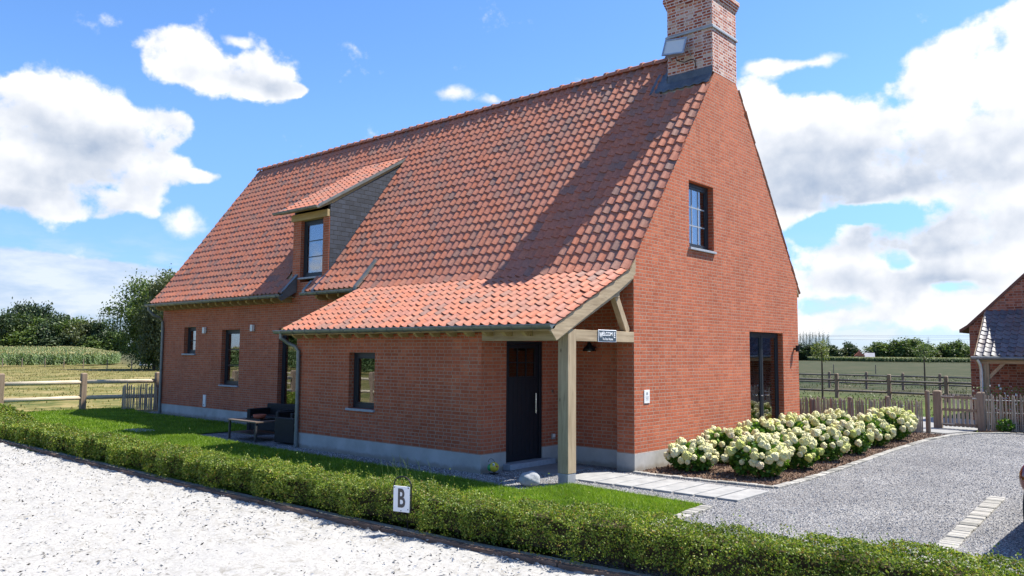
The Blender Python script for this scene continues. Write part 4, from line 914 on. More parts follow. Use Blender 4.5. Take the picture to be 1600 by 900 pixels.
# gable spot
t = empty('wall_spot', (0, 6.86, 2.13), 'black spotlight on the gable wall beside the glazed doors', 'wall lamp')
MB().tube([(0.09, 0, -0.06), (0.09, 0, 0.09)], 0.045, 14).build('housing', M['black'], t, smooth=False); MB().box((0, -0.025, -0.02), (0.06, 0.025, 0.03)).build('bracket', M['black'], t)
# gable number plate
t = empty('house_plate', (0.0, 0.39, 1.255), 'small white notice plate with a dark emblem on the gable wall', 'plate')
MB().box((0.0, -0.088, -0.115), (0.012, 0.088, 0.115)).build('plate', M['white'], t, bevel=0.003)
mb = MB().box((0.012, -0.025, 0.03), (0.0135, 0.025, 0.075)); mb.box((0.012, -0.05, -0.01), (0.0135, 0.05, 0.0)); mb.box((0.012, -0.045, -0.035), (0.0135, 0.045, -0.027)); mb.box((0.012, -0.04, -0.06), (0.0135, 0.04, -0.052)); mb.build('emblem', M['galv'], t)
t = empty('door_bell', (-DX, -0.02, 1.30), 'small steel doorbell on the brick beside the black front door', 'doorbell')
MB().box((0, -0.03, -0.03), (0.014, 0.03, 0.03)).build('plate', M['steel'], t, bevel=0.003); MB().tube([(0.014, 0, 0), (0.02, 0, 0)], 0.012, 10).build('button', M['black'], t)
t = empty('outdoor_socket', (-DX, -0.02, 0.47), 'grey outdoor socket low on the brick beside the front door', 'socket')
MB().box((0, -0.04, -0.05), (0.04, 0.04, 0.05)).build('housing', M['galv'], t, bevel=0.006); MB().box((0.04, -0.034, -0.01), (0.048, 0.034, 0.044)).build('lid', M['white'], t, bevel=0.003)

def text_mesh(body, size, loc, rotm, mat_, parent, name, ext=0.002, sx_=1.0, font_off=0.0):
    cu_ = bpy.data.curves.new('t', 'FONT'); cu_.body = body; cu_.size = size; cu_.align_x = 'CENTER'; cu_.align_y = 'CENTER'; cu_.extrude = ext; cu_.offset = font_off
    to = bpy.data.objects.new('t', cu_); COL.objects.link(to); bpy.context.view_layer.update()
    me = bpy.data.meshes.new_from_object(to.evaluated_get(bpy.context.evaluated_depsgraph_get())); bpy.data.objects.remove(to)
    me.transform(Matrix.Diagonal((sx_, 1, 1, 1))); me.transform(rotm); me.transform(Matrix.Translation(loc))
    me.materials.clear(); me.materials.append(mat_); return link(name, me, parent)
ROTG = Matrix(((0, 0, 1, 0), (1, 0, 0, 0), (0, 1, 0, 0), (0, 0, 0, 1)))   # text x->+Y, y->+Z, normal +X
t = empty('welcome_sign', (0.006, -0.815, 2.285), 'dark blue enamel WELCOME sign with pale border hung on the porch beam', 'sign')
MB().box((0, -0.26, -0.10), (0.012, 0.26, 0.10)).build('board', M['sign_white'], t, bevel=0.012)
MB().box((0.012, -0.247, -0.088), (0.0145, 0.247, 0.088)).build('panel', M['sign_blue'], t, bevel=0.002)
text_mesh('ELCOM', 0.088, (0.016, -0.005, 0.030), ROTG, M['sign_white'], t, 'lettering', 0.001, 1.0, 0.002)
text_mesh('W', 0.125, (0.016, -0.19, 0.012), ROTG, M['sign_white'], t, 'lettering', 0.001, 0.72, 0.002)
text_mesh('E', 0.125, (0.016, 0.195, 0.012), ROTG, M['sign_white'], t, 'lettering', 0.001, 0.8, 0.002)
text_mesh('To Our Home', 0.052, (0.016, 0.0, -0.052), ROTG, M['sign_white'], t, 'lettering', 0.001, 0.95, 0.001)
# floodlight on the chimney
t = empty('floodlight', (-0.72, 2.99, 8.33), 'large square floodlight with glass face bolted to the chimney', 'floodlight'); t.scale = (1.12, 1.12, 1.12)
mb = MB(); mb.prism([(-0.20, -0.16), (0.20, -0.16), (0.20, 0.16), (-0.20, 0.16)], 'y', -0.10, 0.0)
rot = Matrix.Rotation(R(-22), 4, 'X') @ Matrix.Rotation(R(10), 4, 'Z')
offm = Matrix.Translation((0.0, -0.22, 0.05))
def placed(o, m_): o.data.transform(m_); return o
body = MB(); body.add([(-0.2, -0.03, -0.17), (0.2, -0.03, -0.17), (0.2, -0.03, 0.17), (-0.2, -0.03, 0.17), (-0.12, 0.12, -0.10), (0.12, 0.12, -0.10), (0.12, 0.12, 0.10), (-0.12, 0.12, 0.10)], [(0, 1, 2, 3), (5, 4, 7, 6), (0, 4, 5, 1), (1, 5, 6, 2), (2, 6, 7, 3), (3, 7, 4, 0)])
placed(body.build('housing', M['galv'], t), offm @ rot)
fr = MB()
for a, b_ in (((-0.215, -0.05, -0.185), (0.215, -0.03, -0.155)), ((-0.215, -0.05, 0.155), (0.215, -0.03, 0.185)), ((-0.215, -0.05, -0.155), (-0.185, -0.03, 0.155)), ((0.185, -0.05, -0.155), (0.215, -0.03, 0.155))): fr.box(a, b_)
placed(fr.build('rim', M['galv'], t), offm @ rot)
placed(MB().box((-0.185, -0.040, -0.155), (0.185, -0.034, 0.155)).build('lamp_glass', M['lamp_face'], t), offm @ rot)
mb = MB(); mb.tube([(-0.22, -0.2, 0.03), (-0.22, -0.05, -0.05), (-0.2, 0.0, -0.08)], 0.012, 6); mb.tube([(0.22, -0.2, 0.03), (0.22, -0.05, -0.05), (0.2, 0.0, -0.08)], 0.012, 6); mb.build('bracket', M['galv'], t)
mb = MB(); mb.tube([(-0.05, -0.12, -0.06), (-0.02, -0.13, -0.16), (0.10, -0.05, -0.20), (0.22, -0.01, -0.16), (0.30, -0.012, -0.2), (0.31, -0.012, -0.36)], 0.009, 6); mb.build('cable', M['black'], t)

# ================================================================== GARDEN FURNITURE
t = empty('patio_table', (-9.02, -1.75, 0), 'low dark metal patio table with wooden top and lower shelf on the gravel', 'table')
mb = MB()
for sx_ in (-1, 1):
    for sy_ in (-1, 1): MB().box((sx_ * 0.56 - 0.02, sy_ * 0.34 - 0.02, 0.0), (sx_ * 0.56 + 0.02, sy_ * 0.34 + 0.02, 0.41)).build('leg', M['table_metal'], t)
mb.box((-0.60, -0.38, 0.415), (0.60, 0.38, 0.445)); mb.build('table_top', M['table_top'], t, bevel=0.003)
mb = MB(); mb.box((-0.56, -0.33, 0.14), (0.56, 0.33, 0.16)); mb.build('shelf', M['table_metal'], t)
t = empty('serving_tray', (-8.95, -1.68, 0.446), 'black tray lying on the patio table under the red bowl', 'tray')
MB().box((-0.30, -0.19, 0.0), (0.30, 0.19, 0.012)).build('base', M['black'], t, bevel=0.003); mb = MB(); mb.box((-0.31, -0.20, 0), (-0.30, 0.20, 0.03)); mb.box((0.30, -0.20, 0), (0.31, 0.20, 0.03)); mb.box((-0.30, -0.20, 0), (0.30, -0.19, 0.03)); mb.box((-0.30, 0.19, 0), (0.30, 0.20, 0.03)); mb.build('rim', M['black'], t)
o = MB().lathe([(0.0, 0.0), (0.08, 0.0), (0.13, 0.03), (0.145, 0.10), (0.135, 0.10), (0.12, 0.035), (0.0, 0.02)], (0, 0, 0), 24).build('bowl', M['terracotta'], smooth=True); o.location = (-8.98, -1.70, 0.459); tag(o, 'shallow terracotta bowl standing on the black tray on the patio table', 'bowl')
def armchair(loc, rz, w_, label, h=0.66):
    t = empty('wicker_armchair', loc, label, 'garden chair', 'black wicker seats around the patio table'); t.rotation_euler = (0, 0, rz)
    MB().box((-w_ / 2 + 0.12, -0.36, 0.05), (w_ / 2 - 0.12, 0.28, 0.30)).build('seat_base', M['wicker'], t, bevel=0.01)
    MB().box((-w_ / 2 + 0.13, -0.37, 0.302), (w_ / 2 - 0.13, 0.20, 0.40)).build('seat_cushion', M['wicker'], t, bevel=0.03)
    MB().box((-w_ / 2, 0.282, 0.02), (w_ / 2, 0.40, h)).build('backrest', M['wicker'], t, bevel=0.02)
    for s_ in (-1, 1):
        a, b_ = sorted((s_ * w_ / 2, s_ * (w_ / 2 - 0.118))); MB().box((a, -0.38, 0.02), (b_, 0.28, 0.56)).build('armrest', M['wicker'], t, bevel=0.02)
    return t
armchair((-10.35, -0.45, 0), R(12), 1.15, 'black wicker two-seater behind the patio table, left of the glazed doors', 0.66)
armchair((-9.05, -0.62, 0), R(-4), 0.80, 'black wicker armchair with raised back in front of the glazed doors', 0.80)
armchair((-7.72, -1.45, 0), R(-85), 0.80, 'black wicker armchair half hidden by the lean-to corner', 0.70)
# boulder and tin bird
def rock():
    bm = bmesh.new(); bmesh.ops.create_icosphere(bm, subdivisions=4, radius=1)
    for v in bm.verts:
        c = v.co; r_ = 1 + 0.05 * math.sin(c.x * 3 + 1) * math.cos(c.y * 4) + 0.03 * math.sin(c.z * 7 + c.x * 5)
        dip = 0.22 * math.exp(-((c.x + 0.25) ** 2 + c.y ** 2) * 9) if c.z > 0 else 0
        fl = 1 - 0.30 * max(0, -c.z - 0.3)
        v.co = Vector((c.x * r_ * 0.17, c.y * r_ * 0.14, (c.z * r_ * fl - dip) * 0.135 + 0.105))
        if v.co.z < 0: v.co.z = 0
    me = bpy.data.meshes.new('boulder'); bm.to_mesh(me); bm.free(); me.polygons.foreach_set('use_smooth', [True] * len(me.polygons)); me.materials.append(M['boulder']); return me
o = link('boulder', rock()); o.location = (-0.36, -2.33, -0.01); o.rotation_euler = (0, 0, R(38)); tag(o, 'rounded grey boulder on the gravel beside the porch post', 'boulder')
t = empty('tin_bird', (-1.62, -1.90 + 0.02, 0.0), 'round yellow and green metal bird ornament against the plinth corner', 'ornament'); t.location = (-1.58, -1.80, 0)
def ball(r_, c, sc=(1, 1, 1), sub=3):
    bm = bmesh.new(); bmesh.ops.create_icosphere(bm, subdivisions=sub, radius=r_); mb = MB(); bm.verts.ensure_lookup_table()
    mb.add([(v.co.x * sc[0] + c[0], v.co.y * sc[1] + c[1], v.co.z * sc[2] + c[2]) for v in bm.verts], [tuple(v.index for v in f.verts) for f in bm.faces]); bm.free(); return mb
ball(0.082, (0, 0, 0.11), (1.1, 0.9, 1)).build('body', M['yellow'], t, smooth=True)
ball(0.058, (-0.055, -0.035, 0.10), (0.7, 1, 1.05)).build('wing', M['green_e'], t, smooth=True)
ball(0.026, (0.04, -0.055, 0.16), (0.8, 0.6, 1)).build('eye', M['sign_white'], t, smooth=True); ball(0.010, (0.045, -0.072, 0.16)).build('pupil', M['black'], t, smooth=True)
MB().tube([(0.07, -0.02, 0.13), (0.12, -0.03, 0.125)], [0.018, 0.003], 8).build('beak', M['red_e'], t)
mb = MB(); mb.tube([(-0.06 + 0.06 * math.cos(a) * 1.2, 0.0, 0.17 + 0.07 * math.sin(a)) for a in np.linspace(0.1, 3.0, 12)], 0.004, 6); mb.build('handle_wire', M['black'], t)
mb = MB(); mb.box((-0.05, -0.05, 0), (0.05, 0.05, 0.012)); mb.tube([(0, 0, 0.01), (0, 0, 0.05)], 0.01, 6); mb.build('base', M['black'], t)

# dressage letter B
t = empty('letter_sign', (0.655, -5.72, 0.0), 'white plate with black letter B on a wire hoop in front of the hedge', 'sign')
ROTF = Matrix(((1, 0, 0, 0), (0, 0, -1, 0), (0, 1, 0, 0), (0, 0, 0, 1))); tilt = Matrix.Rotation(R(14), 4, 'Z')
placed(MB().box((-0.108, -0.012, 0.235), (0.108, 0.004, 0.515)).build('plate', M['sign_white'], t, bevel=0.004), tilt)
tm = text_mesh('B', 0.285, (0, -0.014, 0.375), ROTF, M['sign_dark'], t, 'lettering', 0.0015, 0.66, 0.006); placed(tm, tilt)
mb = MB(); pts = [(-0.116, 0.01, 0.23), (-0.116, 0.01, 0.50)] + [(0.116 * math.cos(a), 0.01, 0.52 + 0.10 * math.sin(a)) for a in np.linspace(math.pi, 0, 12)] + [(0.116, 0.01, 0.50), (0.116, 0.01, 0.23)]
mb.tube(pts, 0.008, 6); mb.tube([(0, 0.012, 0.24), (0, 0.10, 0.20), (0, 0.14, -0.05)], 0.007, 6); placed(mb.build('hoop', M['black'], t), tilt)
mb = MB(); 
for a, b_ in ((-0.092, 0.50), (0.092, 0.50), (0.0, 0.25), (0.092, 0.27)): placed(MB().tube([(a, -0.013, b_), (a, -0.016, b_)], 0.006, 8).build('screw', M['black'], t), tilt)

# ================================================================== HEDGES
def hh(x): return np.interp(x, [-21, -5, 0, 8], [0.40, 0.42, 0.44, 0.50])
def hedge_pts(n_, x0, x1):
    x = RNG.uniform(x0, x1, n_); w_ = 0.60; h = hh(x)
    u = RNG.uniform(0, 1, n_); y0 = ky(x) + 0.15
    wob = 0.045 * np.sin(x * 4.1) + 0.035 * np.sin(x * 9.7 + 1) + 0.02 * np.sin(x * 23)
    side = u < 0.42; back = u > 0.86
    y = np.where(side, y0 + wob + RNG.uniform(-0.03, 0.10, n_), np.where(back, y0 + w_ + RNG.uniform(-0.10, 0.03, n_), y0 + RNG.uniform(0, 1, n_) * w_))
    hz = h + 0.03 * np.sin(x * 2.3 + 1) + 0.02 * np.sin(x * 7.7 + y * 9) + 0.015 * np.sin(x * 17 + y * 21)
    edge = np.clip(1 - np.minimum(y - y0, y0 + w_ - y) / 0.10, 0, 1)
    z = np.where(side | back, 0.03 + RNG.uniform(0, 1, n_) ** 0.8 * (hz - 0.04), hz - np.abs(RNG.normal(0, 0.035, n_)) - edge * 0.04)
    # irregular skirt: fewer leaves right at the ground
    keep_ = (z > 0.10 + 0.05 * np.sin(x * 6)) | (RNG.uniform(0, 1, n_) < 0.35)
    gapn = np.sin(x * 8.3 + 2 * np.sin(z * 14)) * np.sin(z * 21 + 1.7 * np.sin(x * 5.1)) + 0.6 * np.sin(x * 31 + z * 40) * np.sin(z * 37 - x * 17)
    keep_ &= ~(side & (gapn > 0.45) & (RNG.uniform(0, 1, n_) < 0.8)); topg = np.sin(x * 11 + 3 * np.sin(y * 9)) * np.sin(y * 26 + x * 3); keep_ &= ~((~side) & (topg > 0.62) & (RNG.uniform(0, 1, n_) < 0.6))
    y = y - np.where(side, 0.05 * np.sin(np.clip(z / h, 0, 1) * math.pi), 0)
    return np.stack([x, y, z], 1)[keep_]
hedge = empty('clipped_hedge', (0, -5.3, 0), 'long low clipped green hedge running between the white arena and the lawn', 'hedge')
Vs, Fs, off = [], [], 0
for (n_, a, b_, sz) in ((100000, -1.5, 8.6, 0.024), (45000, -6, -1.5, 0.030), (34000, -13, -6, 0.040), (20000, -21, -13, 0.055)):
    C_ = hedge_pts(n_, a, b_); V, F = leaves(C_, RNG.uniform(0.7, 1.35, len(C_)) * sz, 0.2, 0.6, up=0.35); Vs.append(V); Fs.append(F + off); off += len(V)
# sprigs standing above the clipped top
n_ = 900; x = RNG.uniform(-12, 8, n_); y = ky(x) + 0.2 + RNG.uniform(0.03, 0.53, n_); h = RNG.exponential(0.030, n_) + 0.02
for k in range(5):
    C_ = np.stack([x + RNG.normal(0, .008, n_), y + RNG.normal(0, .008, n_), hh(x) + h * k / 4.0 * 1.3], 1)
    V, F = leaves(C_, RNG.uniform(0.018, 0.03, n_), 0.1, 0.55, up=0.8); Vs.append(V); Fs.append(F + off); off += len(V)
o = fast('foliage', np.concatenate(Vs), np.concatenate(Fs), M['hedge_leaf'], hedge); o.location = (0, 5.3, 0)
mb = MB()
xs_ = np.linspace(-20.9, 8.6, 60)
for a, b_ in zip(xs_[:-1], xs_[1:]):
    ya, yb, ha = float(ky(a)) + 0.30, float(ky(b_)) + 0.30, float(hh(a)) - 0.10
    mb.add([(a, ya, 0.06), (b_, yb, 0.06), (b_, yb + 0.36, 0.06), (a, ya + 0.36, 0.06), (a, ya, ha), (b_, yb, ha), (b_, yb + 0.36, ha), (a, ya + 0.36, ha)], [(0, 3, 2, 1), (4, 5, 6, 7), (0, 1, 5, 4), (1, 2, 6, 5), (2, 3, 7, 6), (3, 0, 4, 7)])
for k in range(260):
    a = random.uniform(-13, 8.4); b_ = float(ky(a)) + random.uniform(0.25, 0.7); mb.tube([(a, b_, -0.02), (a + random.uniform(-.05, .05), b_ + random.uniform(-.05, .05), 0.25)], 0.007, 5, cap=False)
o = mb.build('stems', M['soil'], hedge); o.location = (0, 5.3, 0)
# second hedge piece at the far left
h2 = empty('corner_hedge', (-18.2, -4.5, 0), 'short loose hedge piece at the far left end of the lawn', 'hedge')
n_ = 16000; x = RNG.uniform(-2.9, 2.4, n_); y = RNG.uniform(-0.45, 0.5, n_); hz = 0.42 + 0.08 * np.sin(x * 3) + 0.05 * np.sin(x * 7 + y * 5); z = hz * (1 - (np.abs(y) / 0.6) ** 3) * (1 - np.clip((x - 1.7) / 0.9, 0, 1) ** 2) * RNG.uniform(0.55, 1.05, n_)
V, F = leaves(np.stack([x, y, z], 1), RNG.uniform(0.035, 0.07, n_), 0.2, 0.6, up=0.3); fast('foliage', V, F, M['hedge_leaf'], h2)
MB().box((-2.8, -0.35, 0), (2.0, 0.38, 0.27)).build('stems', M['soil'], h2)

# grass blades on the lawn
from math import inf
def inside(px_, py_, poly):
    c = np.zeros(len(px_), bool); n_ = len(poly)
    for i in range(n_):
        x1, y1 = poly[i]; x2, y2 = poly[(i + 1) % n_]
        cond = ((y1 > py_) != (y2 > py_)) & (px_ < (x2 - x1) * (py_ - y1) / (y2 - y1 + 1e-12) + x1); c ^= cond
    return c
def blades(n_, x0, x1, y0, y1, h, w_, poly):
    x = RNG.uniform(x0, x1, n_); y = RNG.uniform(y0, y1, n_); k = inside(x, y, poly); x, y = x[k], y[k]; n_ = len(x)
    a = RNG.uniform(0, 2 * math.pi, n_); lean = RNG.normal(0, 0.4, (n_, 2)); H = h * RNG.uniform(0.6, 1.3, n_)
    z = 0.012
    v0 = np.stack([x - w_ * np.cos(a), y - w_ * np.sin(a), np.full(n_, z)], 1); v1 = np.stack([x + w_ * np.cos(a), y + w_ * np.sin(a), np.full(n_, z)], 1); v2 = np.stack([x + lean[:, 0] * H, y + lean[:, 1] * H, z + H], 1)
    return np.stack([v0, v1, v2], 1).reshape(-1, 3), np.arange(3 * n_).reshape(-1, 3)
Vs, Fs, off = [], [], 0
for args in ((90000, -3.5, 2.5, -5.0, -1.7, 0.042, 0.0035), (60000, -12, -3.5, -5.2, -2.3, 0.05, 0.006), (50000, -21, -11, -5.6, 0.3, 0.055, 0.009)):
    V, F = blades(*args, LAWN); Vs.append(V); Fs.append(F + off); off += len(V)
o = fast('lawn_grass', np.concatenate(Vs), np.concatenate(Fs), M['blade']); tag(o, 'short bright green grass blades of the lawn around the house', 'grass', kind='stuff')
def tufts(n_, x0, x1, y0, y1, h, w_, poly):
    x = RNG.uniform(x0, x1, n_); y = RNG.uniform(y0, y1, n_); k = inside(x, y, poly) & (np.sin(x * 0.9 + 2 * np.sin(y * 0.5)) * np.sin(y * 1.1 + x * 0.3) + RNG.normal(0, 0.5, n_) > 0.1); x, y = x[k], y[k]; n_ = len(x)
    a = RNG.uniform(0, 6.28, n_); H = h * RNG.uniform(0.4, 1.3, n_); z = -0.06; ln = RNG.normal(0, 0.5, (n_, 2))
    v0 = np.stack([x - w_ * np.cos(a), y - w_ * np.sin(a), np.full(n_, z)], 1); v1 = np.stack([x + w_ * np.cos(a), y + w_ * np.sin(a), np.full(n_, z)], 1); v2 = np.stack([x + ln[:, 0] * H, y + ln[:, 1] * H, z + H], 1)
    return np.stack([v0, v1, v2], 1).reshape(-1, 3), np.arange(3 * n_).reshape(-1, 3)
V, F = tufts(42000, -96, -21.3, -14, 30, 0.10, 0.03, [(-21.3, -14), (-21.3, 9), (-60, 24), (-96, 30), (-96, -14)])
o = fast('pasture_grass', V, F, M['dry_blade']); tag(o, 'dry yellow and olive grass tufts in the pasture left of the house', 'grass', kind='stuff')
V, F = tufts(32000, -45, 1.0, 13, 75, 0.11, 0.028, [(-3, 13), (1, 18), (1, 28), (-8, 75), (-45, 75), (-12, 13)])
o = fast('meadow_grass', V, F, M['green_blade']); tag(o, 'olive green grass tufts in the meadow behind the house', 'grass', kind='stuff')
# tall stray grass behind the hedge
mb = MB()
for k in range(26):
    x, y = random.gauss(-0.35, 0.25), random.gauss(-4.85, 0.08); dx, dy = random.uniform(-0.25, 0.12), random.uniform(-.1, .1); h = random.uniform(0.45, 0.72)
    pts = [(x, y, 0), (x + dx * 0.2, y + dy * 0.2, h * 0.55), (x + dx * 0.6, y + dy * .6, h * 0.88), (x + dx, y + dy, h)]
    mb.tube(pts, [0.004, 0.0035, 0.0025, 0.001], 4, cap=False)
o = mb.build('grass_tuft', M['weed']); tag(o, 'tuft of tall thin grass poking up behind the hedge', 'grass tuft')
# gravel stones and bark chips as real crumbs
def crumbs(n_, f, size, zb, name, m_, label, cat):
    xy = f(n_); n_ = len(xy); base = np.array([(1, 0, 0), (-.5, .8, 0), (-.5, -.8, 0), (0, 0, .8)], float)
    s_ = RNG.uniform(0.6, 1.4, (n_, 1, 1)) * size; a = RNG.uniform(0, 6.28, n_); c, sn = np.cos(a), np.sin(a)
    B = base[None] * s_ * RNG.uniform(0.6, 1.3, (n_, 4, 3)); X_ = B[..., 0] * c[:, None] - B[..., 1] * sn[:, None]; Y_ = B[..., 0] * sn[:, None] + B[..., 1] * c[:, None]
    V = np.stack([X_ + xy[:, :1], Y_ + xy[:, 1:2], B[..., 2] + zb], -1).reshape(-1, 3); F = (np.array([(0, 1, 3), (1, 2, 3), (2, 0, 3)])[None] + 4 * np.arange(n_)[:, None, None]).reshape(-1, 3)
    o = fast(name, V, F, m_); tag(o, label, cat, kind='stuff')
def f1(n_):
    x = RNG.uniform(-7.6, 2.4, n_); y = RNG.uniform(-2.7, 0.2, n_); k = (((y < -1.93) & (x < 0)) | ((x > -1.75) & (x < 2.4) & (y > -1.75) & (y < -0.1))); k &= ~inside(x, y, LAWN)
    k &= ~((x > -1.76) & (x < -0.78) & (y > -1.25)); k &= ~((x > -0.5) & (y > -1.4) & (y < -0.4)); return np.stack([x[k], y[k]], 1)
crumbs(26000, f1, 0.012, -0.008, 'gravel_stones', M['pebble'], 'loose grey gravel stones along the lean-to wall and porch', 'gravel')
def f2(n_):
    x = RNG.uniform(2.4, 9.5, n_); y = -4.6 + RNG.uniform(0, 1, n_) ** 1.5 * 17.0; return np.stack([x, y], 1)[~((np.abs(x - (5.43 - (y + 4.9) * 0.0574)) < 0.12) & (y < 1.6))]
crumbs(70000, f2, 0.011, -0.008, 'gravel_chippings', M['pebble'], 'loose pale grey gravel chippings covering the driveway', 'gravel')
def f3(n_):
    x = RNG.uniform(0, 2.4, n_); y = RNG.uniform(0, 11, n_); return np.stack([x, y], 1)[inside(x, y, BED)]
crumbs(14000, f3, 0.024, 0.004, 'bark_chips', M['chips'], 'brown bark chips covering the flower bed under the hydrangeas', 'bark mulch')

# ================================================================== HYDRANGEAS
def head_mesh(seed):
    rr = np.random.default_rng(seed); bm = bmesh.new(); bmesh.ops.create_icosphere(bm, subdivisions=3, radius=1)
    for v in bm.verts:
        c = v.co.copy(); k = 1 + 0.10 * rr.normal() * 0.9; c.z = c.z * (1.15 if c.z > 0 else 0.75); w_ = 1 - 0.22 * max(0, c.z); v.co = Vector((c.x * w_, c.y * w_, c.z)) * 0.074 * k
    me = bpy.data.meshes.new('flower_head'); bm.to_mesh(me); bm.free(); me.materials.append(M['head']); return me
HM = [head_mesh(s_) for s_ in range(4)]
def hydrangea_foliage(r_, h, n_, seed):
    ph = RNG.uniform(0, 2 * math.pi, n_); ct = RNG.uniform(-0.85, 1, n_); st = np.sqrt(1 - ct ** 2); q = RNG.uniform(0.45, 0.98, n_) ** 0.6
    C_ = np.stack([r_ * q * st * np.cos(ph), r_ * q * st * np.sin(ph), h * 0.42 + h * 0.48 * ct * q], 1); C_[:, 2] = np.maximum(C_[:, 2], 0.05)
    outv = C_ - np.array([0, 0, h * 0.4]); outv /= np.linalg.norm(outv, axis=1, keepdims=True)
    return leaves(C_, RNG.uniform(0.06, 0.12, n_), 0.3, 0.6, out=outv * 0.9)
HP = []
def hydrangea(x, y, h, r_, nh, label, heads=True):
    t = empty('hydrangea', (x, y, 0), label, 'hydrangea', 'creamy white hydrangeas in the gable bed')
    V, F = hydrangea_foliage(r_, h, int(1500 * r_ / 0.42), 1); fast('foliage', V, F, M['hyd_leaf'], t)
    mb = MB()
    for k in range(12):
        a = random.uniform(0, 6.28); mb.tube([(0.04 * math.cos(a), 0.04 * math.sin(a), 0), (r_ * 0.6 * math.cos(a), r_ * 0.6 * math.sin(a), h * 0.7)], 0.006, 5, cap=False)
    mb.build('stem', M['bark'], t)
    placed_ = []; tries = 0
    while len(placed_) < nh and tries < nh * 30:
        tries += 1; a = random.uniform(0, 6.28); ct = random.uniform(-0.12, 1.0) ; st = math.sqrt(max(0, 1 - ct * ct)); k = random.uniform(0.94, 1.12)
        p = Vector((r_ * k * st * math.cos(a), r_ * k * st * math.sin(a), h * 0.42 + h * 0.5 * ct * k))
        if any((p - q).length < 0.095 for q in placed_): continue
        placed_.append(p)
        o = bpy.data.objects.new('flower_head', random.choice(HM)); COL.objects.link(o); o.parent = t; o.location = p; s_ = random.uniform(0.62, 1.18); o.scale = (s_, s_, s_)
        tl = Vector((p.x, p.y, (p.z - h * 0.35) * 1.3)).normalized(); o.rotation_euler = (tl * 0.7 + Vector((0, 0, 0.3))).to_track_quat('Z', 'Y').to_euler()
BUSH = [(0.62, 0.82, 0.66, 0.36, 34, 'hydrangea nearest the gable corner beside the stepping slabs'), (1.72, 1.05, 0.72, 0.42, 42, 'large hydrangea at the front corner of the flower bed'),
        (1.78, 2.35, 0.74, 0.38, 36, 'second hydrangea along the drive edging, behind the corner bush'), (1.75, 3.75, 0.72, 0.38, 34, 'third hydrangea along the drive edging'),
        (1.72, 5.25, 0.72, 0.40, 34, 'fourth hydrangea along the drive edging'), (1.62, 6.9, 0.74, 0.40, 34, 'fifth hydrangea along the drive edging'), (1.50, 8.6, 0.86, 0.48, 44, 'tall hydrangea near the far end of the drive edging'),
        (1.30, 9.9, 0.74, 0.42, 30, 'last hydrangea before the picket fence post'),
        (0.55, 2.15, 0.80, 0.38, 32, 'hydrangea against the gable wall behind the corner bush'), (0.62, 3.55, 0.92, 0.42, 38, 'hydrangea under the left edge of the gable glazed doors'),
        (0.62, 5.0, 0.90, 0.42, 36, 'hydrangea in front of the gable glazed doors'), (0.60, 6.5, 0.88, 0.38, 30, 'hydrangea below the black spotlight on the gable'), (0.45, 8.0, 0.84, 0.38, 26, 'hydrangea by the first picket posts past the gable')]
for b_ in BUSH: hydrangea(b_[0], b_[1], b_[2] * (0.90 if b_[0] > 1 else 0.80), b_[3] * 1.14, int(b_[4] * 1.35), b_[5])
hydrangea(4.05, 13.45, 0.5, 0.36, 22, 'hydrangea at the right edge in front of the barn picket fence')
t = empty('young_shrub', (3.15, 13.05, 0), 'small bright green leafy shrub in front of the right picket fence', 'shrub')
V, F = hydrangea_foliage(0.22, 0.38, 260, 3); fast('foliage', V, F, M['hyd_leaf'], t); MB().tube([(0, 0, 0), (0, 0, 0.2)], 0.01, 6).build('stem', M['bark'], t)

# ================================================================== FENCES
def cap_post(mb, x, y, w_, h, z0=-0.1):
    mb.box((x - w_, y - w_, z0), (x + w_, y + w_, h - 0.03)); e_ = w_ * 0.6
    mb.add([(x - w_, y - w_, h - 0.03), (x + w_, y - w_, h - 0.03), (x + w_, y + w_, h - 0.03), (x - w_, y + w_, h - 0.03), (x - e_, y - e_, h), (x + e_, y - e_, h), (x + e_, y + e_, h), (x - e_, y + e_, h)], [(4, 5, 6, 7), (0, 1, 5, 4), (1, 2, 6, 5), (2, 3, 7, 6), (3, 0, 4, 7)])
def rail_fence(pts, zs, w_, rh_, label, wood, pwood, h, group=None):
    t = empty('rail_fence', (pts[0][0], pts[0][1], 0), label, 'fence', group); off_ = Vector((-pts[0][0], -pts[0][1], 0))
    for (x, y) in pts: m_ = MB(); cap_post(m_, x, y, w_, h + random.uniform(-.02, .02)); o = m_.build('post', M[pwood], t, bevel=0.01); o.location = off_
    for z in zs:
        for (a, b_) in zip(pts[:-1], pts[1:]):
            m_ = MB(); m_.tube([(a[0], a[1], z + random.uniform(-.012, .012)), (b_[0], b_[1], z + random.uniform(-.012, .012))], rh_, 10); o = m_.build('rail', M[wood], t, smooth=True); o.location = off_
    return t
rail_fence([(-20.7, -8.6), (-20.72, -6.1), (-20.75, -3.55), (-20.85, -1.10), (-20.35, 1.15), (-19.9, 3.5)], (0.93, 0.42), 0.085, 0.068, 'pale wooden post and rail fence at the left end of the lawn', 'fence_wood', 'post_wood', 1.24)
rail_fence([(-13.7, 28.3), (-11.3, 28.2), (-8.9, 28.1), (-6.52, 28), (-4.12, 28), (-1.72, 28), (0.7, 28), (3.1, 28)], (0.79, 0.27), 0.075, 0.05, 'dark weathered post and rail fence, the nearer of the two behind the house', 'rail_wood', 'dark_post', 1.11, 'paddock fences behind the house')
rail_fence([(-17.8, 39.5), (-15.5, 39.5), (-13.3, 39.5), (-11.04, 39.5), (-8.80, 39.5), (-6.72, 39.5), (-4.72, 39.5), (-2.5, 39.5), (0, 39.5)], (0.76, 0.30), 0.065, 0.045, 'dark weathered post and rail fence, the farther of the two behind the house', 'rail_wood', 'dark_post', 0.97, 'paddock fences behind the house')
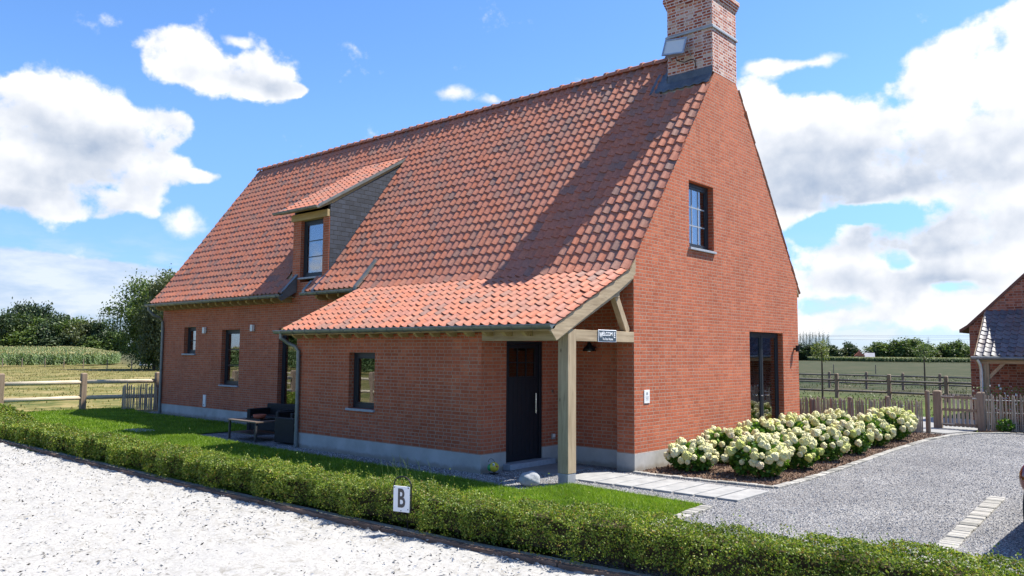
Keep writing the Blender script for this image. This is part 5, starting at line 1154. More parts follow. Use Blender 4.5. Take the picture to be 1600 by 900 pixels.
def paling(pts, h, step, label, posts, name='picket_fence', pw=0.06, ph=0.88, jig=0.05):
    t = empty(name, (pts[0][0], pts[0][1], 0), label, 'picket fence'); off_ = Vector((-pts[0][0], -pts[0][1], 0)); mb = MB(); wires = MB()
    for (a, b_) in zip(pts[:-1], pts[1:]):
        a, b_ = Vector((*a, 0)), Vector((*b_, 0)); L_ = (b_ - a).length; n_ = int(L_ / step)
        for k in range(n_):
            p = a.lerp(b_, (k + 0.5 + random.uniform(-.2, .2)) / n_); r_ = random.uniform(0.014, 0.025); hh_ = h + random.uniform(-jig, jig * 0.7); dx, dy = random.gauss(0, .018), random.gauss(0, .018)
            mb.tube([(p.x, p.y, 0), (p.x + dx * 0.6, p.y + dy * .6, hh_ * 0.6), (p.x + dx, p.y + dy, hh_ - 0.05), (p.x + dx, p.y + dy, hh_)], [r_, r_ * 0.95, r_ * 0.85, r_ * 0.3], 6)
        for z in (0.18, h * 0.5, h - 0.16): wires.tube([(a.x, a.y, z), (b_.x, b_.y, z)], 0.005, 5)
    o = mb.build('pales', M['paling'], t); o.location = off_; o = wires.build('wire', M['galv'], t); o.location = off_
    for (x, y, h_) in posts: m_ = MB(); m_.tube([(x, y, -0.1), (x, y, h_ - 0.02), (x, y, h_)], [pw, pw, pw * 0.75], 12); o = m_.build('post', M['dark_post'], t); o.location = off_
    return t
paling([(1.60, 11.25), (-0.05, 10.75), (-1.9, 10.15), (-4.2, 9.6)], 0.84, 0.032, 'chestnut picket fence between the gable wall and the garden gate', [(1.72, 11.30, 1.09), (0.80, 11.05, 0.92), (-0.08, 10.78, 0.87), (-1.0, 10.45, 0.80), (-1.95, 10.15, 0.82)])
paling([(-20.1, -0.15), (-19.95, 0.35), (-19.4, 1.0)], 0.86, 0.05, 'short weathered grey picket screen at the left corner of the house', [], pw=0.05, jig=0.09)
paling([(2.72, 13.0), (5.0, 13.6), (9.0, 14.2)], 0.98, 0.047, 'dense grey picket fence in front of the slate barn', [(2.66, 12.98, 1.03), (4.6, 13.55, 1.03), (6.8, 13.9, 1.03)])
# garden gate
t = empty('garden_gate', (1.55, 13.0, 0), 'wooden picket garden gate with steel strap hinges between two posts', 'gate')
mb = MB(); cap_post(mb, 0.0, 0, 0.10, 1.04); mb.build('post', M['dark_post'], t, bevel=0.01)
mb = MB(); cap_post(mb, 1.06, 0, 0.085, 1.03); mb.build('post', M['dark_post'], t, bevel=0.01)
mb = MB()
for z in (0.86, 0.52, 0.12): mb.box((0.11, -0.03, z - 0.035), (0.96, 0.0, z + 0.035))
mb.build('rail', M['post_wood'], t, bevel=0.004)
mb = MB()
for k in range(8): x = 0.16 + k * 0.105; mb.box((x, 0.001, 0.06), (x + 0.065, 0.022, 0.93 + 0.02 * math.sin(k)))
mb.build('pales', M['paling'], t)
mb = MB(); 
for z in (0.885, 0.135): mb.box((0.05, -0.042, z - 0.014), (0.42, -0.031, z + 0.014))
mb.build('hinge', M['galv'], t); MB().box((0.86, -0.045, 0.83), (1.02, -0.031, 0.87)).build('latch', M['galv'], t, bevel=0.003)

# ================================================================== BARN
barn = empty('barn', (1.6, 16.8, 0), 'brick barn with dark tiled roof edge and grey tiled open lean-to at the right edge', 'barn')
BX0, BY, BA = 1.606, 16.8, 5.6
def zb(x): return 2.985 + 0.965 * (x - BX0)
o = MB().prism([(BX0, 0), (BX0 + 8, 0), (BX0 + 8, 2.985), (BX0 + 4, zb(BX0 + 4)), (BX0, 2.985)], 'y', BY, BY + 10).build('wall', M['barn_brick'], barn)
boolean(o, [((2.84, 16, -1), (3.9, 18, 2.05))])
MB().box((2.86, BY + 0.12, 0), (3.88, BY + 0.18, 2.03)).build('door', M['door_black'], barn)
mb = MB(); xa = BX0
top = [(BX0 - 0.27, 2.83), (BX0 - 0.05, 2.97), (BX0 + 4, zb(BX0 + 4) + 0.07), (BX0 + 8.05, 2.97), (BX0 + 8.27, 2.83)]
mb.prism(top + [(x, z - 0.10) for x, z in top[::-1]], 'y', BY - 0.05, BY + 10.1); mb.build('roof', M['dark_tile'], barn)
tile_field([(BY - 0.02, 3.385), (BY - 1.72, 1.99)], 9.5, 9.5 - 37 * TW, lambda x, y: True, gauge=0.20, tl=0.24, name='lean_to_roof', mat_=M['slate_tile'], parent=barn)
MB().prism([(BY, 3.36), (BY - 1.70, 1.98), (BY - 1.70, 1.90), (BY, 3.26)], 'x', 2.12, 9.48).build('lean_to_deck', M['oak_x'], barn)
MB().prism([(BY, 3.42), (BY - 1.72, 2.02), (BY - 1.74, 1.90), (BY, 3.28)], 'x', 2.06, 2.115).build('verge_board', M['oak_y'], barn)
mb = MB(); mb.tube([(2.0, BY - 1.78, 1.94), (9.5, BY - 1.78, 1.94)], 0.05, 10); mb.build('gutter', M['zinc'], barn)
mb = MB(); mb.tube([(2.16, BY - 1.78, 1.9), (2.22, BY - 1.74, 1.75), (2.24, BY - 1.72, 1.6), (2.24, BY - 1.72, 0)], 0.045, 10); mb.build('downpipe', M['galv'], barn)
MB().box((2.28, BY - 1.64, 0), (2.42, BY - 1.50, 1.90)).build('post', M['oak_z'], barn, bevel=0.006)
MB().box((2.20, BY - 1.66, 1.78), (9.4, BY - 1.50, 1.90)).build('beam', M['oak_x'], barn, bevel=0.006)
mb = MB(); mb.add([(2.42, BY - 1.6, 1.45), (2.42, BY - 1.52, 1.45), (2.42, BY - 1.52, 1.32), (2.42, BY - 1.6, 1.32), (2.72, BY - 1.6, 1.78), (2.72, BY - 1.52, 1.78), (2.84, BY - 1.52, 1.78), (2.84, BY - 1.6, 1.78)], [(0, 1, 2, 3), (4, 7, 6, 5), (0, 4, 5, 1), (1, 5, 6, 2), (2, 6, 7, 3), (3, 7, 4, 0)]); mb.build('brace', M['oak_x'], barn)
localise(barn)
def rosebush():
    t = empty('rose_bush', (3.0, 14.6, 0), 'white flowering climber showing above the picket fence beside the barn', 'shrub')
    n_ = 700; C_ = np.stack([RNG.normal(0, .4, n_), RNG.normal(0, .15, n_), RNG.uniform(0.1, 1.15, n_)], 1); V, F = leaves(C_, RNG.uniform(.04, .08, n_), .2, .6); fast('foliage', V, F, M['weed'], t)
    n_ = 60; C_ = np.stack([RNG.normal(0, .4, n_), RNG.normal(-.1, .15, n_), RNG.uniform(0.3, 1.2, n_)], 1); V, F = leaves(C_, RNG.uniform(.05, .08, n_), .2, .9); fast('blossom', V, F, M['white'], t)
rosebush()

# ================================================================== CAR
car = empty('parked_car', (6.745, 0.2, 0), 'pale beige hatchback parked on the gravel, only its rear corner in view', 'car')
def car_body():
    # stations from the rear (y=-2.05) to the front; half width and heights
    st = [(-2.10, 0.66, 0.34, 0.62), (-2.06, 0.78, 0.24, 0.80), (-1.95, 0.84, 0.20, 0.90), (-1.70, 0.87, 0.18, 0.95), (-0.9, 0.88, 0.18, 0.94), (0.6, 0.88, 0.18, 0.93), (1.5, 0.87, 0.18, 0.86), (1.9, 0.82, 0.20, 0.74), (2.08, 0.70, 0.26, 0.62)]
    vs = []; m_ = 16
    for (y, w_, z0, z1) in st:
        for k in range(m_):
            a = 2 * math.pi * k / m_; cx_, cz_ = math.cos(a), math.sin(a); e_ = 0.42
            x = w_ * math.copysign(abs(cx_) ** e_, cx_); z = (z0 + z1) / 2 + (z1 - z0) / 2 * math.copysign(abs(cz_) ** e_, cz_); vs.append((x, y, z))
    fs = [(i * m_ + k, i * m_ + (k + 1) % m_, (i + 1) * m_ + (k + 1) % m_, (i + 1) * m_ + k) for i in range(len(st) - 1) for k in range(m_)]
    fs.append(tuple(range(m_))); fs.append(tuple(range((len(st) - 1) * m_, len(st) * m_))[::-1]); mb = MB(); mb.add(vs, fs); return mb
o = car_body().build('body', M['car_paint'], car, smooth=True); sb = o.modifiers.new('s', 'SUBSURF'); sb.levels = 1; sb.render_levels = 2
def cabin(st, name, m_):
    vs = []
    for (y, w_, z) in st: vs += [(-w_, y, z), (w_, y, z)]
    return vs
mb = MB(); cs = [(-1.98, 0.72, 0.90), (-1.72, 0.60, 1.36), (-1.4, 0.58, 1.46), (0.0, 0.60, 1.48), (0.35, 0.60, 1.42), (1.15, 0.74, 0.90)]
vs = []
for (y, w_, z) in cs: vs += [(-w_, y, z), (w_, y, z)]
for (y, w_, z) in ((-1.98, 0.80, 0.88), (-1.9, 0.80, 0.88), (-1.4, 0.82, 0.88), (0, 0.82, 0.88), (0.6, 0.81, 0.88), (1.15, 0.78, 0.88)): vs += [(-w_, y, z), (w_, y, z)]
fs = []
for i in range(5): fs += [(2 * i, 2 * i + 1, 2 * i + 3, 2 * i + 2), (2 * i, 2 * i + 2, 12 + 2 * i + 2, 12 + 2 * i), (2 * i + 1, 12 + 2 * i + 1, 12 + 2 * i + 3, 2 * i + 3)]
mb.add(vs, fs); mb.build('windows', M['car_glass'], car, bevel=0.03)
mb = MB(); mb.add([(-0.60, -1.72, 1.372), (0.60, -1.72, 1.372), (0.60, 0.30, 1.44), (-0.60, 0.30, 1.44), (-0.58, -1.4, 1.475), (0.58, -1.4, 1.475), (0.60, 0.0, 1.495), (-0.60, 0.0, 1.495)], [(0, 1, 5, 4), (4, 5, 6, 7), (7, 6, 2, 3), (0, 4, 7, 3), (1, 2, 6, 5)]); mb.build('roof', M['car_paint'], car)
for s_ in (-1, 1):
    o = ball(0.17, (0, 0, 0), (0.62, 0.62, 1.0)).build('tail_light', M['tail_red'], car, smooth=True); o.location = (s_ * 0.755, -1.955, 0.73)
    MB().box((-0.11, -0.02, -0.07), (0.11, 0.02, 0.07)).build('headlight', M['sign_white'], car, bevel=0.02).location = (s_ * 0.6, 2.0, 0.62)
    for yy in (-1.3, 1.3):
        w_ = MB().lathe([(0.20, -0.1), (0.29, -0.1), (0.31, -0.06), (0.31, 0.06), (0.29, 0.1), (0.20, 0.1)], (0, 0, 0), 28).build('wheel', M['rubber'], car, smooth=False); w_.rotation_euler = (0, R(90), 0); w_.location = (s_ * 0.80, yy, 0.31)
        mb = MB(); mb.lathe([(0.0, -0.06), (0.19, -0.07), (0.20, 0.0), (0.19, 0.07), (0, 0.06)], (0, 0, 0), 20); mb.build('rim', M['galv'], w_)
MB().box((-0.70, -2.13, 0.30), (0.70, -2.02, 0.44)).build('bumper', M['rubber'], car, bevel=0.03)
MB().box((-0.26, -2.125, 0.60), (0.26, -2.11, 0.71)).build('number_plate', M['sign_white'], car)

# ================================================================== TREES
def crown_mesh(rx, rz, nclump, nleaf, lsize, seed, narrow=False, clump=0.22, base=0.0):
    rr = np.random.default_rng(seed); C_ = []
    k = 0
    while k < nclump:
        p = rr.normal(size=3); p /= np.linalg.norm(p); q = rr.uniform(0.35, 1.0) ** 0.5
        wv = 1 + 0.22 * math.sin(p[0] * 5 + seed) + 0.18 * math.sin(p[1] * 6 + 2 * seed) + 0.12 * math.sin(p[2] * 9)
        c = np.array([p[0] * rx, p[1] * rx, p[2] * rz]) * q * wv
        if narrow: c[:2] *= np.clip(1.15 - (c[2] / rz + 1) * 0.45, 0.15, 1.2)
        C_.append(c); k += 1
    C_ = np.array(C_); per = nleaf // nclump; sp = clump * rx
    L_ = (C_[:, None, :] + rr.normal(size=(nclump, per, 3)) * np.array([sp, sp, sp * 0.75]) * rr.uniform(0.6, 1.25, (nclump, 1, 1))).reshape(-1, 3)
    V, F = leaves(L_, rr.uniform(0.7, 1.3, len(L_)) * lsize, 0.3, 0.7)
    V[:, 2] += rz + base; me = fast(None, V, F, M['tree_dark']) if False else None
    return V, F
def trunk_mb(h, r_, limbs, rx, zc, rz, seed):
    rr = random.Random(seed); mb = MB(); mb.tube([(0, 0, -0.3), (0.02 * h * rr.uniform(-1, 1), 0, h * 0.35), (0.03 * h * rr.uniform(-1, 1), 0.02 * h * rr.uniform(-1, 1), h * 0.7)], [r_ * 1.25, r_ * 0.9, r_ * 0.45], 8)
    for k in range(limbs):
        a = rr.uniform(0, 6.28); z0 = h * rr.uniform(0.25, 0.6); zz = zc + rz * rr.uniform(-0.1, 0.6); q = rr.uniform(0.4, 0.75)
        mb.tube([(0, 0, z0), (rx * q * 0.5 * math.cos(a), rx * q * .5 * math.sin(a), (z0 + zz) / 2), (rx * q * math.cos(a), rx * q * math.sin(a), zz)], [r_ * 0.5, r_ * 0.3, r_ * 0.12], 6)
    return mb
PROTO = {}
def tree(x, y, z, h, w_, kind, label, group, seed=0, leaf=0.5, n_=2600, low=0.12, name='tree', trunk_r=None, narrow=False, nclump=46, clump=0.22, matn=None):
    key = (kind, seed, narrow)
    t = empty(name, (x, y, z - 0.1), label, 'tree', group)
    if key not in PROTO:
        rx, rz = 0.5, (1 - low) / 2 * 0.9
        V, F = crown_mesh(rx * 0.88, rz, nclump, n_, leaf / h, seed + 11, narrow, clump, base=low + 0.02)
        cr_ = fast('crown', V, F, M[kind], t); tk = trunk_mb(1.0, trunk_r or 0.02, 5, rx, low + rz, rz, seed).build('trunk', M['bark'], t)
        PROTO[key] = (cr_.data, tk.data)
    else:
        for nm, me in zip(('crown', 'trunk'), PROTO[key]): o = bpy.data.objects.new(nm, me); COL.objects.link(o); o.parent = t
    t.scale = (w_, w_, h); t.rotation_euler = (0, 0, random.uniform(0, 6.28)); return t
GW = 'trees of the wood behind the corn field'
wood = [(-213.4, 47.2, 8.5, 9.1, 'left end'), (-209.4, 50.7, 8.2, 9.0, ''), (-207.5, 54.4, 7.2, 7.1, ''), (-211.7, 55.5, 11.3, 6.6, ''), (-207.7, 57.0, 10.2, 6.0, ''), (-202.9, 56.5, 6.4, 7.1, ''), (-201.1, 58.1, 6.7, 7.0, ''), (-203.5, 61.0, 8.4, 7.0, ''), (-198.6, 60.3, 5.6, 6.5, ''), (-199.2, 63.0, 7.6, 6.5, ''), (-195.8, 62.8, 6.4, 6.2, ''), (-191.8, 66.4, 5.7, 5.4, ''), (-189.5, 68.4, 4.4, 5.4, ''), (-194.2, 62.6, 3.0, 6.5, ''), (-190.9, 64.4, 2.6, 6.5, ''), (-204.6, 52.7, 4.2, 8.6, ''), (-198.9, 58.7, 3.2, 8.6, '')]
wl_ = ['dark broad tree at the left edge of the wood', 'rounded dark tree beside the left-edge tree of the wood', 'lower tree before the tallest dark crown of the wood', 'tallest dark crown rising above the left part of the wood', 'second high dark crown just right of the tallest one', 'lower tree under the right side of the high dark crowns', 'mid-height green tree in the middle of the wood', 'higher tree behind the middle of the wood', 'low tree right of the middle of the wood', 'rounded tree left of the bare poplars', 'olive tree directly before the first thin poplars', 'bushy tree at the foot of the thin poplars', 'low bushy tree between the poplars and the big green tree', 'low shrubby tree at the edge of the corn below the poplars', 'lowest shrubby tree right of the corn edge shrubs', 'broad low tree along the corn edge at the left', 'broad low tree along the corn edge at the middle']
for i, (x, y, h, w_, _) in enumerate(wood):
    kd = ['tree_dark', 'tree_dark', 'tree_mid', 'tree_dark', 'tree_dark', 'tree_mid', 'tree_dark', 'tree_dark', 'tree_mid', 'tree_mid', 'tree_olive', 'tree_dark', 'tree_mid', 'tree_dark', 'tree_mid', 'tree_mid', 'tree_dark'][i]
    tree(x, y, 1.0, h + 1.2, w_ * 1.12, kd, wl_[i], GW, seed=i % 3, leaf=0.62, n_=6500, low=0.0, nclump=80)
pl = [(-194.6, 63.8, 8.3, 2.4), (-193.8, 64.5, 8.7, 1.6), (-192.9, 65.4, 8.5, 1.5), (-192.1, 66.1, 8.8, 1.6), (-191.4, 66.7, 8.7, 1.5), (-190.7, 67.3, 9.2, 1.6), (-189.9, 68.0, 9.6, 2.3)]
pw_l = ['first thin poplar from the left above the wood', 'second thin poplar above the wood', 'third thin poplar above the wood', 'middle thin poplar of the row above the wood', 'fifth thin poplar above the wood', 'sixth thin poplar, just left of the thickest one', 'thickest thin poplar next to the big green tree']
for i, (x, y, h, w_) in enumerate(pl): tree(x - 6, y + 5, 1.0, h + 1.3, w_ * 0.85, 'tree_olive', pw_l[i], 'thin poplars above the wood', seed=7 + i % 2, leaf=0.42, n_=1500, low=0.10, narrow=True, nclump=60, clump=0.26, name='poplar')
# the big green trees next to the house
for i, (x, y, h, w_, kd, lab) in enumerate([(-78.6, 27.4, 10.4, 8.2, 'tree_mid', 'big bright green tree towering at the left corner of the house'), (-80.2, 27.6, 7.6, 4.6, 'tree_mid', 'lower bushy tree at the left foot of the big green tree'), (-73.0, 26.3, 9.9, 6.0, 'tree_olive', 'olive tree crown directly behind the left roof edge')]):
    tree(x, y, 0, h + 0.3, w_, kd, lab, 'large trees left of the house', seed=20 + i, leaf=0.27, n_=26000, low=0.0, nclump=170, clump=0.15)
# right side
pr = [(-111.0, 285.7, 10.4, 1.6), (-110.0, 286.5, 10.6, 1.6), (-109.1, 287.0, 10.7, 1.4), (-108.2, 287.8, 10.8, 1.7), (-107.3, 288.4, 10.6, 1.5), (-106.4, 289.1, 10.5, 1.6), (-105.3, 289.7, 10.9, 1.8), (-104.2, 290.6, 10.6, 1.9), (-102.9, 291.9, 9.9, 2.1)]
ords = ['first', 'second', 'third', 'fourth', 'fifth', 'sixth', 'seventh', 'eighth', 'last']
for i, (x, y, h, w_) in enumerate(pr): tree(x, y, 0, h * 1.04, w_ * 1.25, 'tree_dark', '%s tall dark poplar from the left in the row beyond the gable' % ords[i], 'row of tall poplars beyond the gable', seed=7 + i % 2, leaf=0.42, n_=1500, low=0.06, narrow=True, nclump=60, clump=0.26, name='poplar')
rt = [(-106.4, 276.5, 4.6, 7.0, 'tree_dark', 'dark low tree under the left poplars beyond the gable'), (-102.9, 279.5, 4.7, 7.0, 'tree_dark', 'dark low tree under the right poplars'), (-99.2, 282.7, 4.4, 5.4, 'tree_dark', 'small dark tree at the right end of the poplar row'), (-107.9, 315.2, 3.4, 6.5, 'tree_olive', 'low olive bush between the poplars and the round field tree'), (-104.1, 318.6, 5.6, 5.6, 'tree_dark', 'round dark tree standing alone left of the red roofed farm'), (-95.3, 326.4, 5.9, 7.2, 'tree_mid', 'rounded tree right of the red roofed farm'), (-91.8, 329.5, 6.3, 7.2, 'tree_mid', 'second rounded tree of the far clump right of the farm'), (-88.3, 332.5, 6.9, 9.2, 'tree_mid', 'largest broad tree of the far clump'), (-85.0, 338.1, 7.0, 9.0, 'tree_mid', 'broad tree at the right shoulder of the far clump'), (-84.5, 349.3, 5.4, 8.0, 'tree_olive', 'lower tree behind the right young tree'), (-81.0, 357.9, 4.9, 6.4, 'tree_olive', 'low tree between the far clump and the barn'), (-76.4, 357.0, 6.3, 7.2, 'tree_mid', 'rounded far tree left of the barn'), (-75.2, 368.9, 6.9, 4.3, 'tree_mid', 'narrow far tree beside the barn edge'), (-71.1, 361.2, 5.3, 6.3, 'tree_mid', 'far tree touching the barn wall line')]
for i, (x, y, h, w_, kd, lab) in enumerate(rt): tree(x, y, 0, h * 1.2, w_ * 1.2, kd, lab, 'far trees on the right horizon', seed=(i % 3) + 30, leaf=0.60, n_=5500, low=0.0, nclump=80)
# two staked young trees behind the rail fence
for i, (x, y, h, w_, kd, lab) in enumerate([(-6.55, 26.2, 2.72, 0.85, 'tree_pale', 'young pale leaved tree on a thin trunk just past the gable'), (-5.30, 38.6, 2.75, 1.10, 'tree_mid', 'young round crowned tree on a thin trunk left of the barn')]):
    t = empty('young_tree', (x, y, 0), lab, 'tree', 'young trees planted along the paddock fence')
    rr = RNG; n_ = 900; u = rr.normal(size=(n_, 3)); u /= np.linalg.norm(u, axis=1, keepdims=True); q = rr.uniform(0.2, 1, n_)[:, None] ** 0.45
    wv = 1 + 0.2 * np.sin(u[:, :1] * 5 + i) + 0.2 * np.sin(u[:, 1:2] * 7)
    C_ = u * q * wv * np.array([w_ / 2, w_ / 2, 0.50 + 0.05 * i]); C_[:, 2] += h - 0.52
    V, F = leaves(C_, rr.uniform(0.05, 0.10, n_), 0.3, 0.6); fast('crown', V, F, M[kd], t)
    mb = MB(); mb.tube([(0, 0, -0.1), (0.01, 0, 1.2), (0, 0, h - 0.3)], [0.05, 0.042, 0.02], 8)
    for k in range(6): a = k * 1.05; mb.tube([(0, 0, h - 0.9 + 0.08 * k), (0.25 * math.cos(a), 0.25 * math.sin(a), h - 0.55 + 0.09 * k)], [0.014, 0.005], 5)
    mb.build('trunk', M['bark'], t)

# ================================================================== CORN
def corn(name, poly, rows_front, n_, h, label, fill, zf):
    xmin, xmax = min(p[0] for p in poly), max(p[0] for p in poly); ymin, ymax = min(p[1] for p in poly), max(p[1] for p in poly)
    x = RNG.uniform(xmin, xmax, n_ * 2); y = RNG.uniform(ymin, ymax, n_ * 2); k = inside(x, y, poly); x, y = x[k][:n_], y[k][:n_]
    x = np.concatenate([x, rows_front[:, 0]]); y = np.concatenate([y, rows_front[:, 1]]); m_ = len(x); zg = gh(x, y)
    H = h * RNG.uniform(0.88, 1.1, m_); Vs = []; mi = []
    for j in range(9):
        a = RNG.uniform(0, 6.28, m_); z0 = zg + H * (0.08 + 0.1 * j); L_ = 0.42; w_ = 0.05; c, s_ = np.cos(a), np.sin(a)
        p0 = np.stack([x, y, z0], 1); p1 = p0 + np.stack([c * L_ * .5, s_ * L_ * .5, np.full(m_, 0.22)], 1); p2 = p0 + np.stack([c * L_, s_ * L_, np.full(m_, 0.05)], 1); sd = np.stack([-s_ * w_, c * w_, np.zeros(m_)], 1)
        Vs.append(np.stack([p0 - sd, p0 + sd, p1 + sd, p1 - sd], 1)); Vs.append(np.stack([p1 - sd, p1 + sd, p2 + sd * .1, p2 - sd * .1], 1)); mi += [0] * (2 * m_)
    for j in range(3):
        a = RNG.uniform(0, 6.28, m_); c, s_ = np.cos(a), np.sin(a); p0 = np.stack([x, y, zg + H * 0.92], 1); p1 = p0 + np.stack([c * 0.1, s_ * .1, H * 0.14], 1); sd = np.stack([-s_ * .035, c * .035, np.zeros(m_)], 1)
        Vs.append(np.stack([p0 - sd, p0 + sd, p1 + sd, p1 - sd], 1)); mi += [1] * m_
    V = np.concatenate(Vs).reshape(-1, 3); F = np.arange(len(V)).reshape(-1, 4)
    o = fast(name, V, F, [M['corn'], M['tassel']], mi=mi); tag(o, label, 'corn field', kind='stuff'); return o
front = [(-98.0, -30), (-98.1, 0), (-98.2, 18.5), (-98.6, 22.5), (-99.6, 26.5), (-102.0, 30.5), (-108, 35.5), (-120, 41), (-150, 49), (-185, 56)]
fx, fy = [], []
for (a, b_) in zip(front[:-1], front[1:]):
    L_ = math.hypot(b_[0] - a[0], b_[1] - a[1]); n_ = int(L_ * 14)
    if n_ > 900: n_ = 900
    t_ = RNG.uniform(0, 1, n_); d_ = np.abs(RNG.normal(0, 1.2, n_)); nx_, ny_ = -(b_[1] - a[1]) / L_, (b_[0] - a[0]) / L_
    fx.append(a[0] + (b_[0] - a[0]) * t_ + nx_ * d_); fy.append(a[1] + (b_[1] - a[1]) * t_ + ny_ * d_)
corn('corn_field', front + [(-185, 0), (-185, -60), (-98, -60)], np.stack([np.concatenate(fx), np.concatenate(fy)], 1), 9000, 1.55, 'field of tall green maize with pale tassels before the wood', None, None)
o = flat('corn_soil', front + [(-185, 0), (-185, -60), (-98, -60)], 0.0, M['soil']); 
bpy.data.objects.remove(o)
fr2 = np.stack([np.linspace(-99, -40, 2600), np.interp(np.linspace(-99, -40, 2600), [-99, -66, -47, -40], [262, 234, 247, 252]) + np.abs(RNG.normal(0, 1.5, 2600))], 1)
corn('far_corn_field', [(-99, 266), (-66, 238), (-47, 251), (-40, 256), (-45, 300), (-95, 300)], fr2, 3500, 1.25, 'low green maize strip on the far right side of the pasture', None, None)

# ================================================================== FAR THINGS
for k, (x, y) in enumerate([(-97.0, 18.4), (-96.4, 20.2), (-95.4, 22.3), (-91.0, 22.8), (-87.0, 23.4), (-79.6, 23.0), (-73.0, 22.7), (-69.5, 24.5)]):
    o = MB().tube([(0, 0, 0), (0, 0, 0.98), (0, 0, 1.02)], [0.055, 0.05, 0.03], 8).build('pasture_post', M['dark_post']); o.location = (x, y, -0.03)
    tag(o, ['leftmost thin pasture post before the corn', 'second thin pasture post from the left before the corn', 'third thin pasture post before the corn', 'fourth thin pasture post before the corn', 'fifth thin pasture post before the corn', 'pasture post standing in dry grass near the corn end', 'pasture post left of the white crates', 'pasture post beside the house downpipe'][k], 'post', 'thin posts of the pasture fence')
for k, (x, y, lab) in enumerate([(-24.9, 79.0, 'thin pasture post below the pale far animals'), (-20.9, 80.5, 'thin pasture post left of the right young tree')]):
    o = MB().tube([(0, 0, 0), (0, 0, 0.95), (0, 0, 1.0)], [0.06, 0.05, 0.03], 8).build('pasture_post', M['dark_post']); o.location = (x, y, -0.03); tag(o, lab, 'post', 'thin posts of the right pasture')
t = empty('crate_stack', (-99.0, 36.0, 0), 'stack of pale slatted crates beside the big green tree', 'crates')
mb = MB(); [mb.box((-0.6, -1.0, 0.05 + k * 0.3), (0.6, 1.0, 0.22 + k * 0.3)) for k in range(3)]; mb.build('slats', M['sign_white'], t); mb = MB(); [mb.box((sx_ * 0.5 - .05, sy_ * .9 - .05, 0), (sx_ * .5 + .05, sy_ * .9 + .05, 0.9)) for sx_ in (-1, 1) for sy_ in (-1, 1)]; mb.build('corner_post', M['post_wood'], t)
o = ball(1.0, (0, 0, 0), (1.2, 1.7, 1.0)).build('covered_heap', M['tarp'], smooth=True); o.location = (-92.0, 35.8, 0.05); tag(o, 'dark green tarpaulin covered heap under the big tree', 'heap')
# farmhouse
t = empty('farmhouse', (-90.6, 290.3, 0), 'distant farmhouse with red tiled roof and lower grey roofed wing', 'farmhouse'); t.rotation_euler = (0, 0, R(20)); t.scale = (0.95, 0.95, 0.95)
MB().box((-2.2, -2, 0), (1.2, 2.5, 1.9)).build('wall', M['barn_brick'], t); MB().prism([(-2.4, 1.88), (1.4, 1.88), (-0.5, 3.6)], 'y', -2.2, 2.7).build('roof', M['red_roof'], t)
MB().box((1.25, -1.8, 0), (4.6, 2, 1.3)).build('wing', M['barn_brick'], t); MB().prism([(-2.0, 1.28), (2.2, 1.28), (0.1, 3.0)], 'x', 1.22, 4.8).build('wing_roof', M['grey_roof'], t)
mb = MB(); [mb.box((a, -2.02, 0.7), (a + 0.5, -2.0, 1.4)) for a in (-1.7, -0.5)]; mb.build('window', M['car_glass'], t); MB().box((-0.8, 1, 3.0), (-0.3, 1.5, 4.0)).build('chimney', M['barn_brick'], t)
# animals far off: a skinned body each
def cow_mesh():
    vs = [(0, 0, 1.05), (0.45, 0, 1.1), (0.85, 0, 1.12), (1.15, 0, 0.85), (1.35, 0, 0.45), (1.55, 0, 0.30), (-0.5, 0, 1.12), (-0.85, 0, 1.08), (-0.98, 0, 0.7),
          (0.75, 0.2, 0.7), (0.75, 0.22, 0.36), (0.75, 0.22, 0.0), (0.75, -0.2, 0.7), (0.78, -0.22, 0.36), (0.75, -0.22, 0.0), (-0.75, 0.2, 0.75), (-0.88, 0.22, 0.38), (-0.80, 0.22, 0.0), (-0.75, -0.2, 0.75), (-0.85, -0.22, 0.38), (-0.78, -0.22, 0.0)]
    es = [(0, 1), (1, 2), (2, 3), (3, 4), (4, 5), (0, 6), (6, 7), (7, 8), (2, 9), (9, 10), (10, 11), (2, 12), (12, 13), (13, 14), (7, 15), (15, 16), (16, 17), (7, 18), (18, 19), (19, 20)]
    rs = [.36, .35, .30, .18, .14, .08, .34, .28, .03] + [.14, .07, .05] * 2 + [.16, .07, .05] * 2
    me = bpy.data.meshes.new('cow'); me.from_pydata(vs, es, []); o = bpy.data.objects.new('cow', me); COL.objects.link(o); o.modifiers.new('s', 'SKIN')
    for i, r_ in enumerate(rs): me.skin_vertices[0].data[i].radius = (r_, r_)
    me.skin_vertices[0].data[0].use_root = True; sb = o.modifiers.new('b', 'SUBSURF'); sb.levels = 1
    bpy.context.view_layer.update(); nm = bpy.data.meshes.new_from_object(o.evaluated_get(bpy.context.evaluated_depsgraph_get())); bpy.data.objects.remove(o); nm.materials.clear(); nm.materials.append(M['cow']); return nm
CM = cow_mesh()
for k, (x, y, a, lab) in enumerate([(-90.0, 257, 20, 'pale cow grazing alone below the dark poplar trees'), (-89.5, 264, 190, 'pale cow grazing left of the round field tree'), (-92.2, 283, 10, 'pale cow grazing under the round field tree'), (-90.4, 285, 160, 'rightmost pale cow grazing near the red roofed farm')]):
    o = link('grazing_cow', CM); o.location = (x, y, -0.03); o.rotation_euler = (0, 0, R(a)); tag(o, lab, 'cow', 'pale cows grazing far across the pasture')
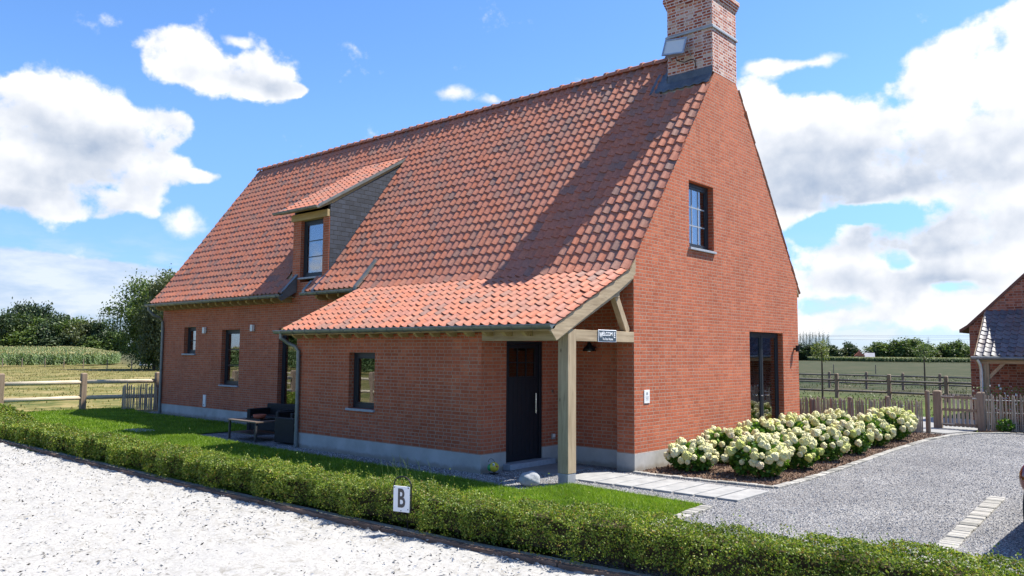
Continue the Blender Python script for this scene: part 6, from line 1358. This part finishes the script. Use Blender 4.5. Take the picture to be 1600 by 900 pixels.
# pylon, pole and overhead lines
t = empty('lattice_pylon', (-87.5, 368, 0), 'slim lattice power pylon above the right young tree', 'pylon'); mb = MB()
for s_ in (-1, 1):
    for q in (-1, 1): mb.tube([(s_ * 0.8, q * 0.8, 0), (s_ * 0.2, q * 0.2, 8.5)], 0.05, 4)
for k in range(8): z = 1 + k; a = 0.8 - 0.6 * z / 8.5; mb.tube([(-a, -a, z - .5), (a, -a, z + .5)], 0.035, 4); mb.tube([(a, -a, z - .5), (-a, -a, z + .5)], 0.035, 4)
mb.tube([(0, 0, 8.5), (0, 0, 10.2)], 0.06, 4); mb.build('mast', M['galv'], t); mb = MB(); mb.tube([(-0.8, 0, 9.2), (0.8, 0, 9.2)], 0.06, 4); mb.tube([(-1.1, 0, 8.0), (1.1, 0, 8.0)], 0.06, 4); mb.build('crossarm', M['galv'], t)
t = empty('utility_pole', (-106.0, 343, 0), 'utility pole with crossarm behind the far farmhouse', 'pole'); MB().tube([(0, 0, 0), (0, 0, 5.6)], 0.13, 6).build('pole', M['dark_post'], t); MB().tube([(-0.9, 0, 5.3), (0.9, 0, 5.3)], 0.08, 5).build('crossarm', M['dark_post'], t)
for k, (za, zc, zb_, lab) in enumerate([(9.3, 7.0, 8.2, 'upper overhead power line crossing the sky past the gable'), (8.9, 6.6, 7.75, 'second overhead power line just under the upper one'), (7.9, 5.7, 6.9, 'lowest overhead power line above the far trees')]):
    mb = MB(); pts = []
    for i in range(60):
        u = -0.6 + 2.6 * i / 59; x = -128 + 92 * u; y = 230 + 45 * u; z = za * (1 - u) ** 2 + zc * 2 * u * (1 - u) + zb_ * u ** 2; pts.append((x, y, z + 0.4))
    mb.tube(pts, 0.028, 4, cap=False); o = mb.build('power_line', M['black']); tag(o, lab, 'power line', 'overhead power lines')

# ================================================================== BEHIND THE CAMERA (mirrored in the window panes)
rail_fence([(-30, -9.5), (-27.5, -9.9), (-25, -10.3), (-22.5, -10.8), (-20, -11.3), (-17.5, -11.9), (-15, -12.6), (-12.5, -13.4), (-10, -14.2)], (0.93, 0.42), 0.08, 0.055, 'pale post and rail fence beyond the arena, mirrored in the panes', 'fence_wood', 'post_wood', 1.2)
fr3 = np.stack([np.linspace(-80, -20, 1500), np.interp(np.linspace(-80, -20, 1500), [-80, -20], [-34, -44])], 1)
corn('mirrored_corn_field', [(-80, -36), (-20, -46), (-20, -60), (-80, -55)], fr3, 2500, 2.2, 'maize field beyond the arena fence, seen mirrored in the window panes', None, None)
for i, (x, y, h, w_) in enumerate([(-100, -62, 9, 12), (-86, -72, 10, 13), (-70, -78, 9, 12), (-52, -80, 11, 13), (-36, -84, 9, 12)]):
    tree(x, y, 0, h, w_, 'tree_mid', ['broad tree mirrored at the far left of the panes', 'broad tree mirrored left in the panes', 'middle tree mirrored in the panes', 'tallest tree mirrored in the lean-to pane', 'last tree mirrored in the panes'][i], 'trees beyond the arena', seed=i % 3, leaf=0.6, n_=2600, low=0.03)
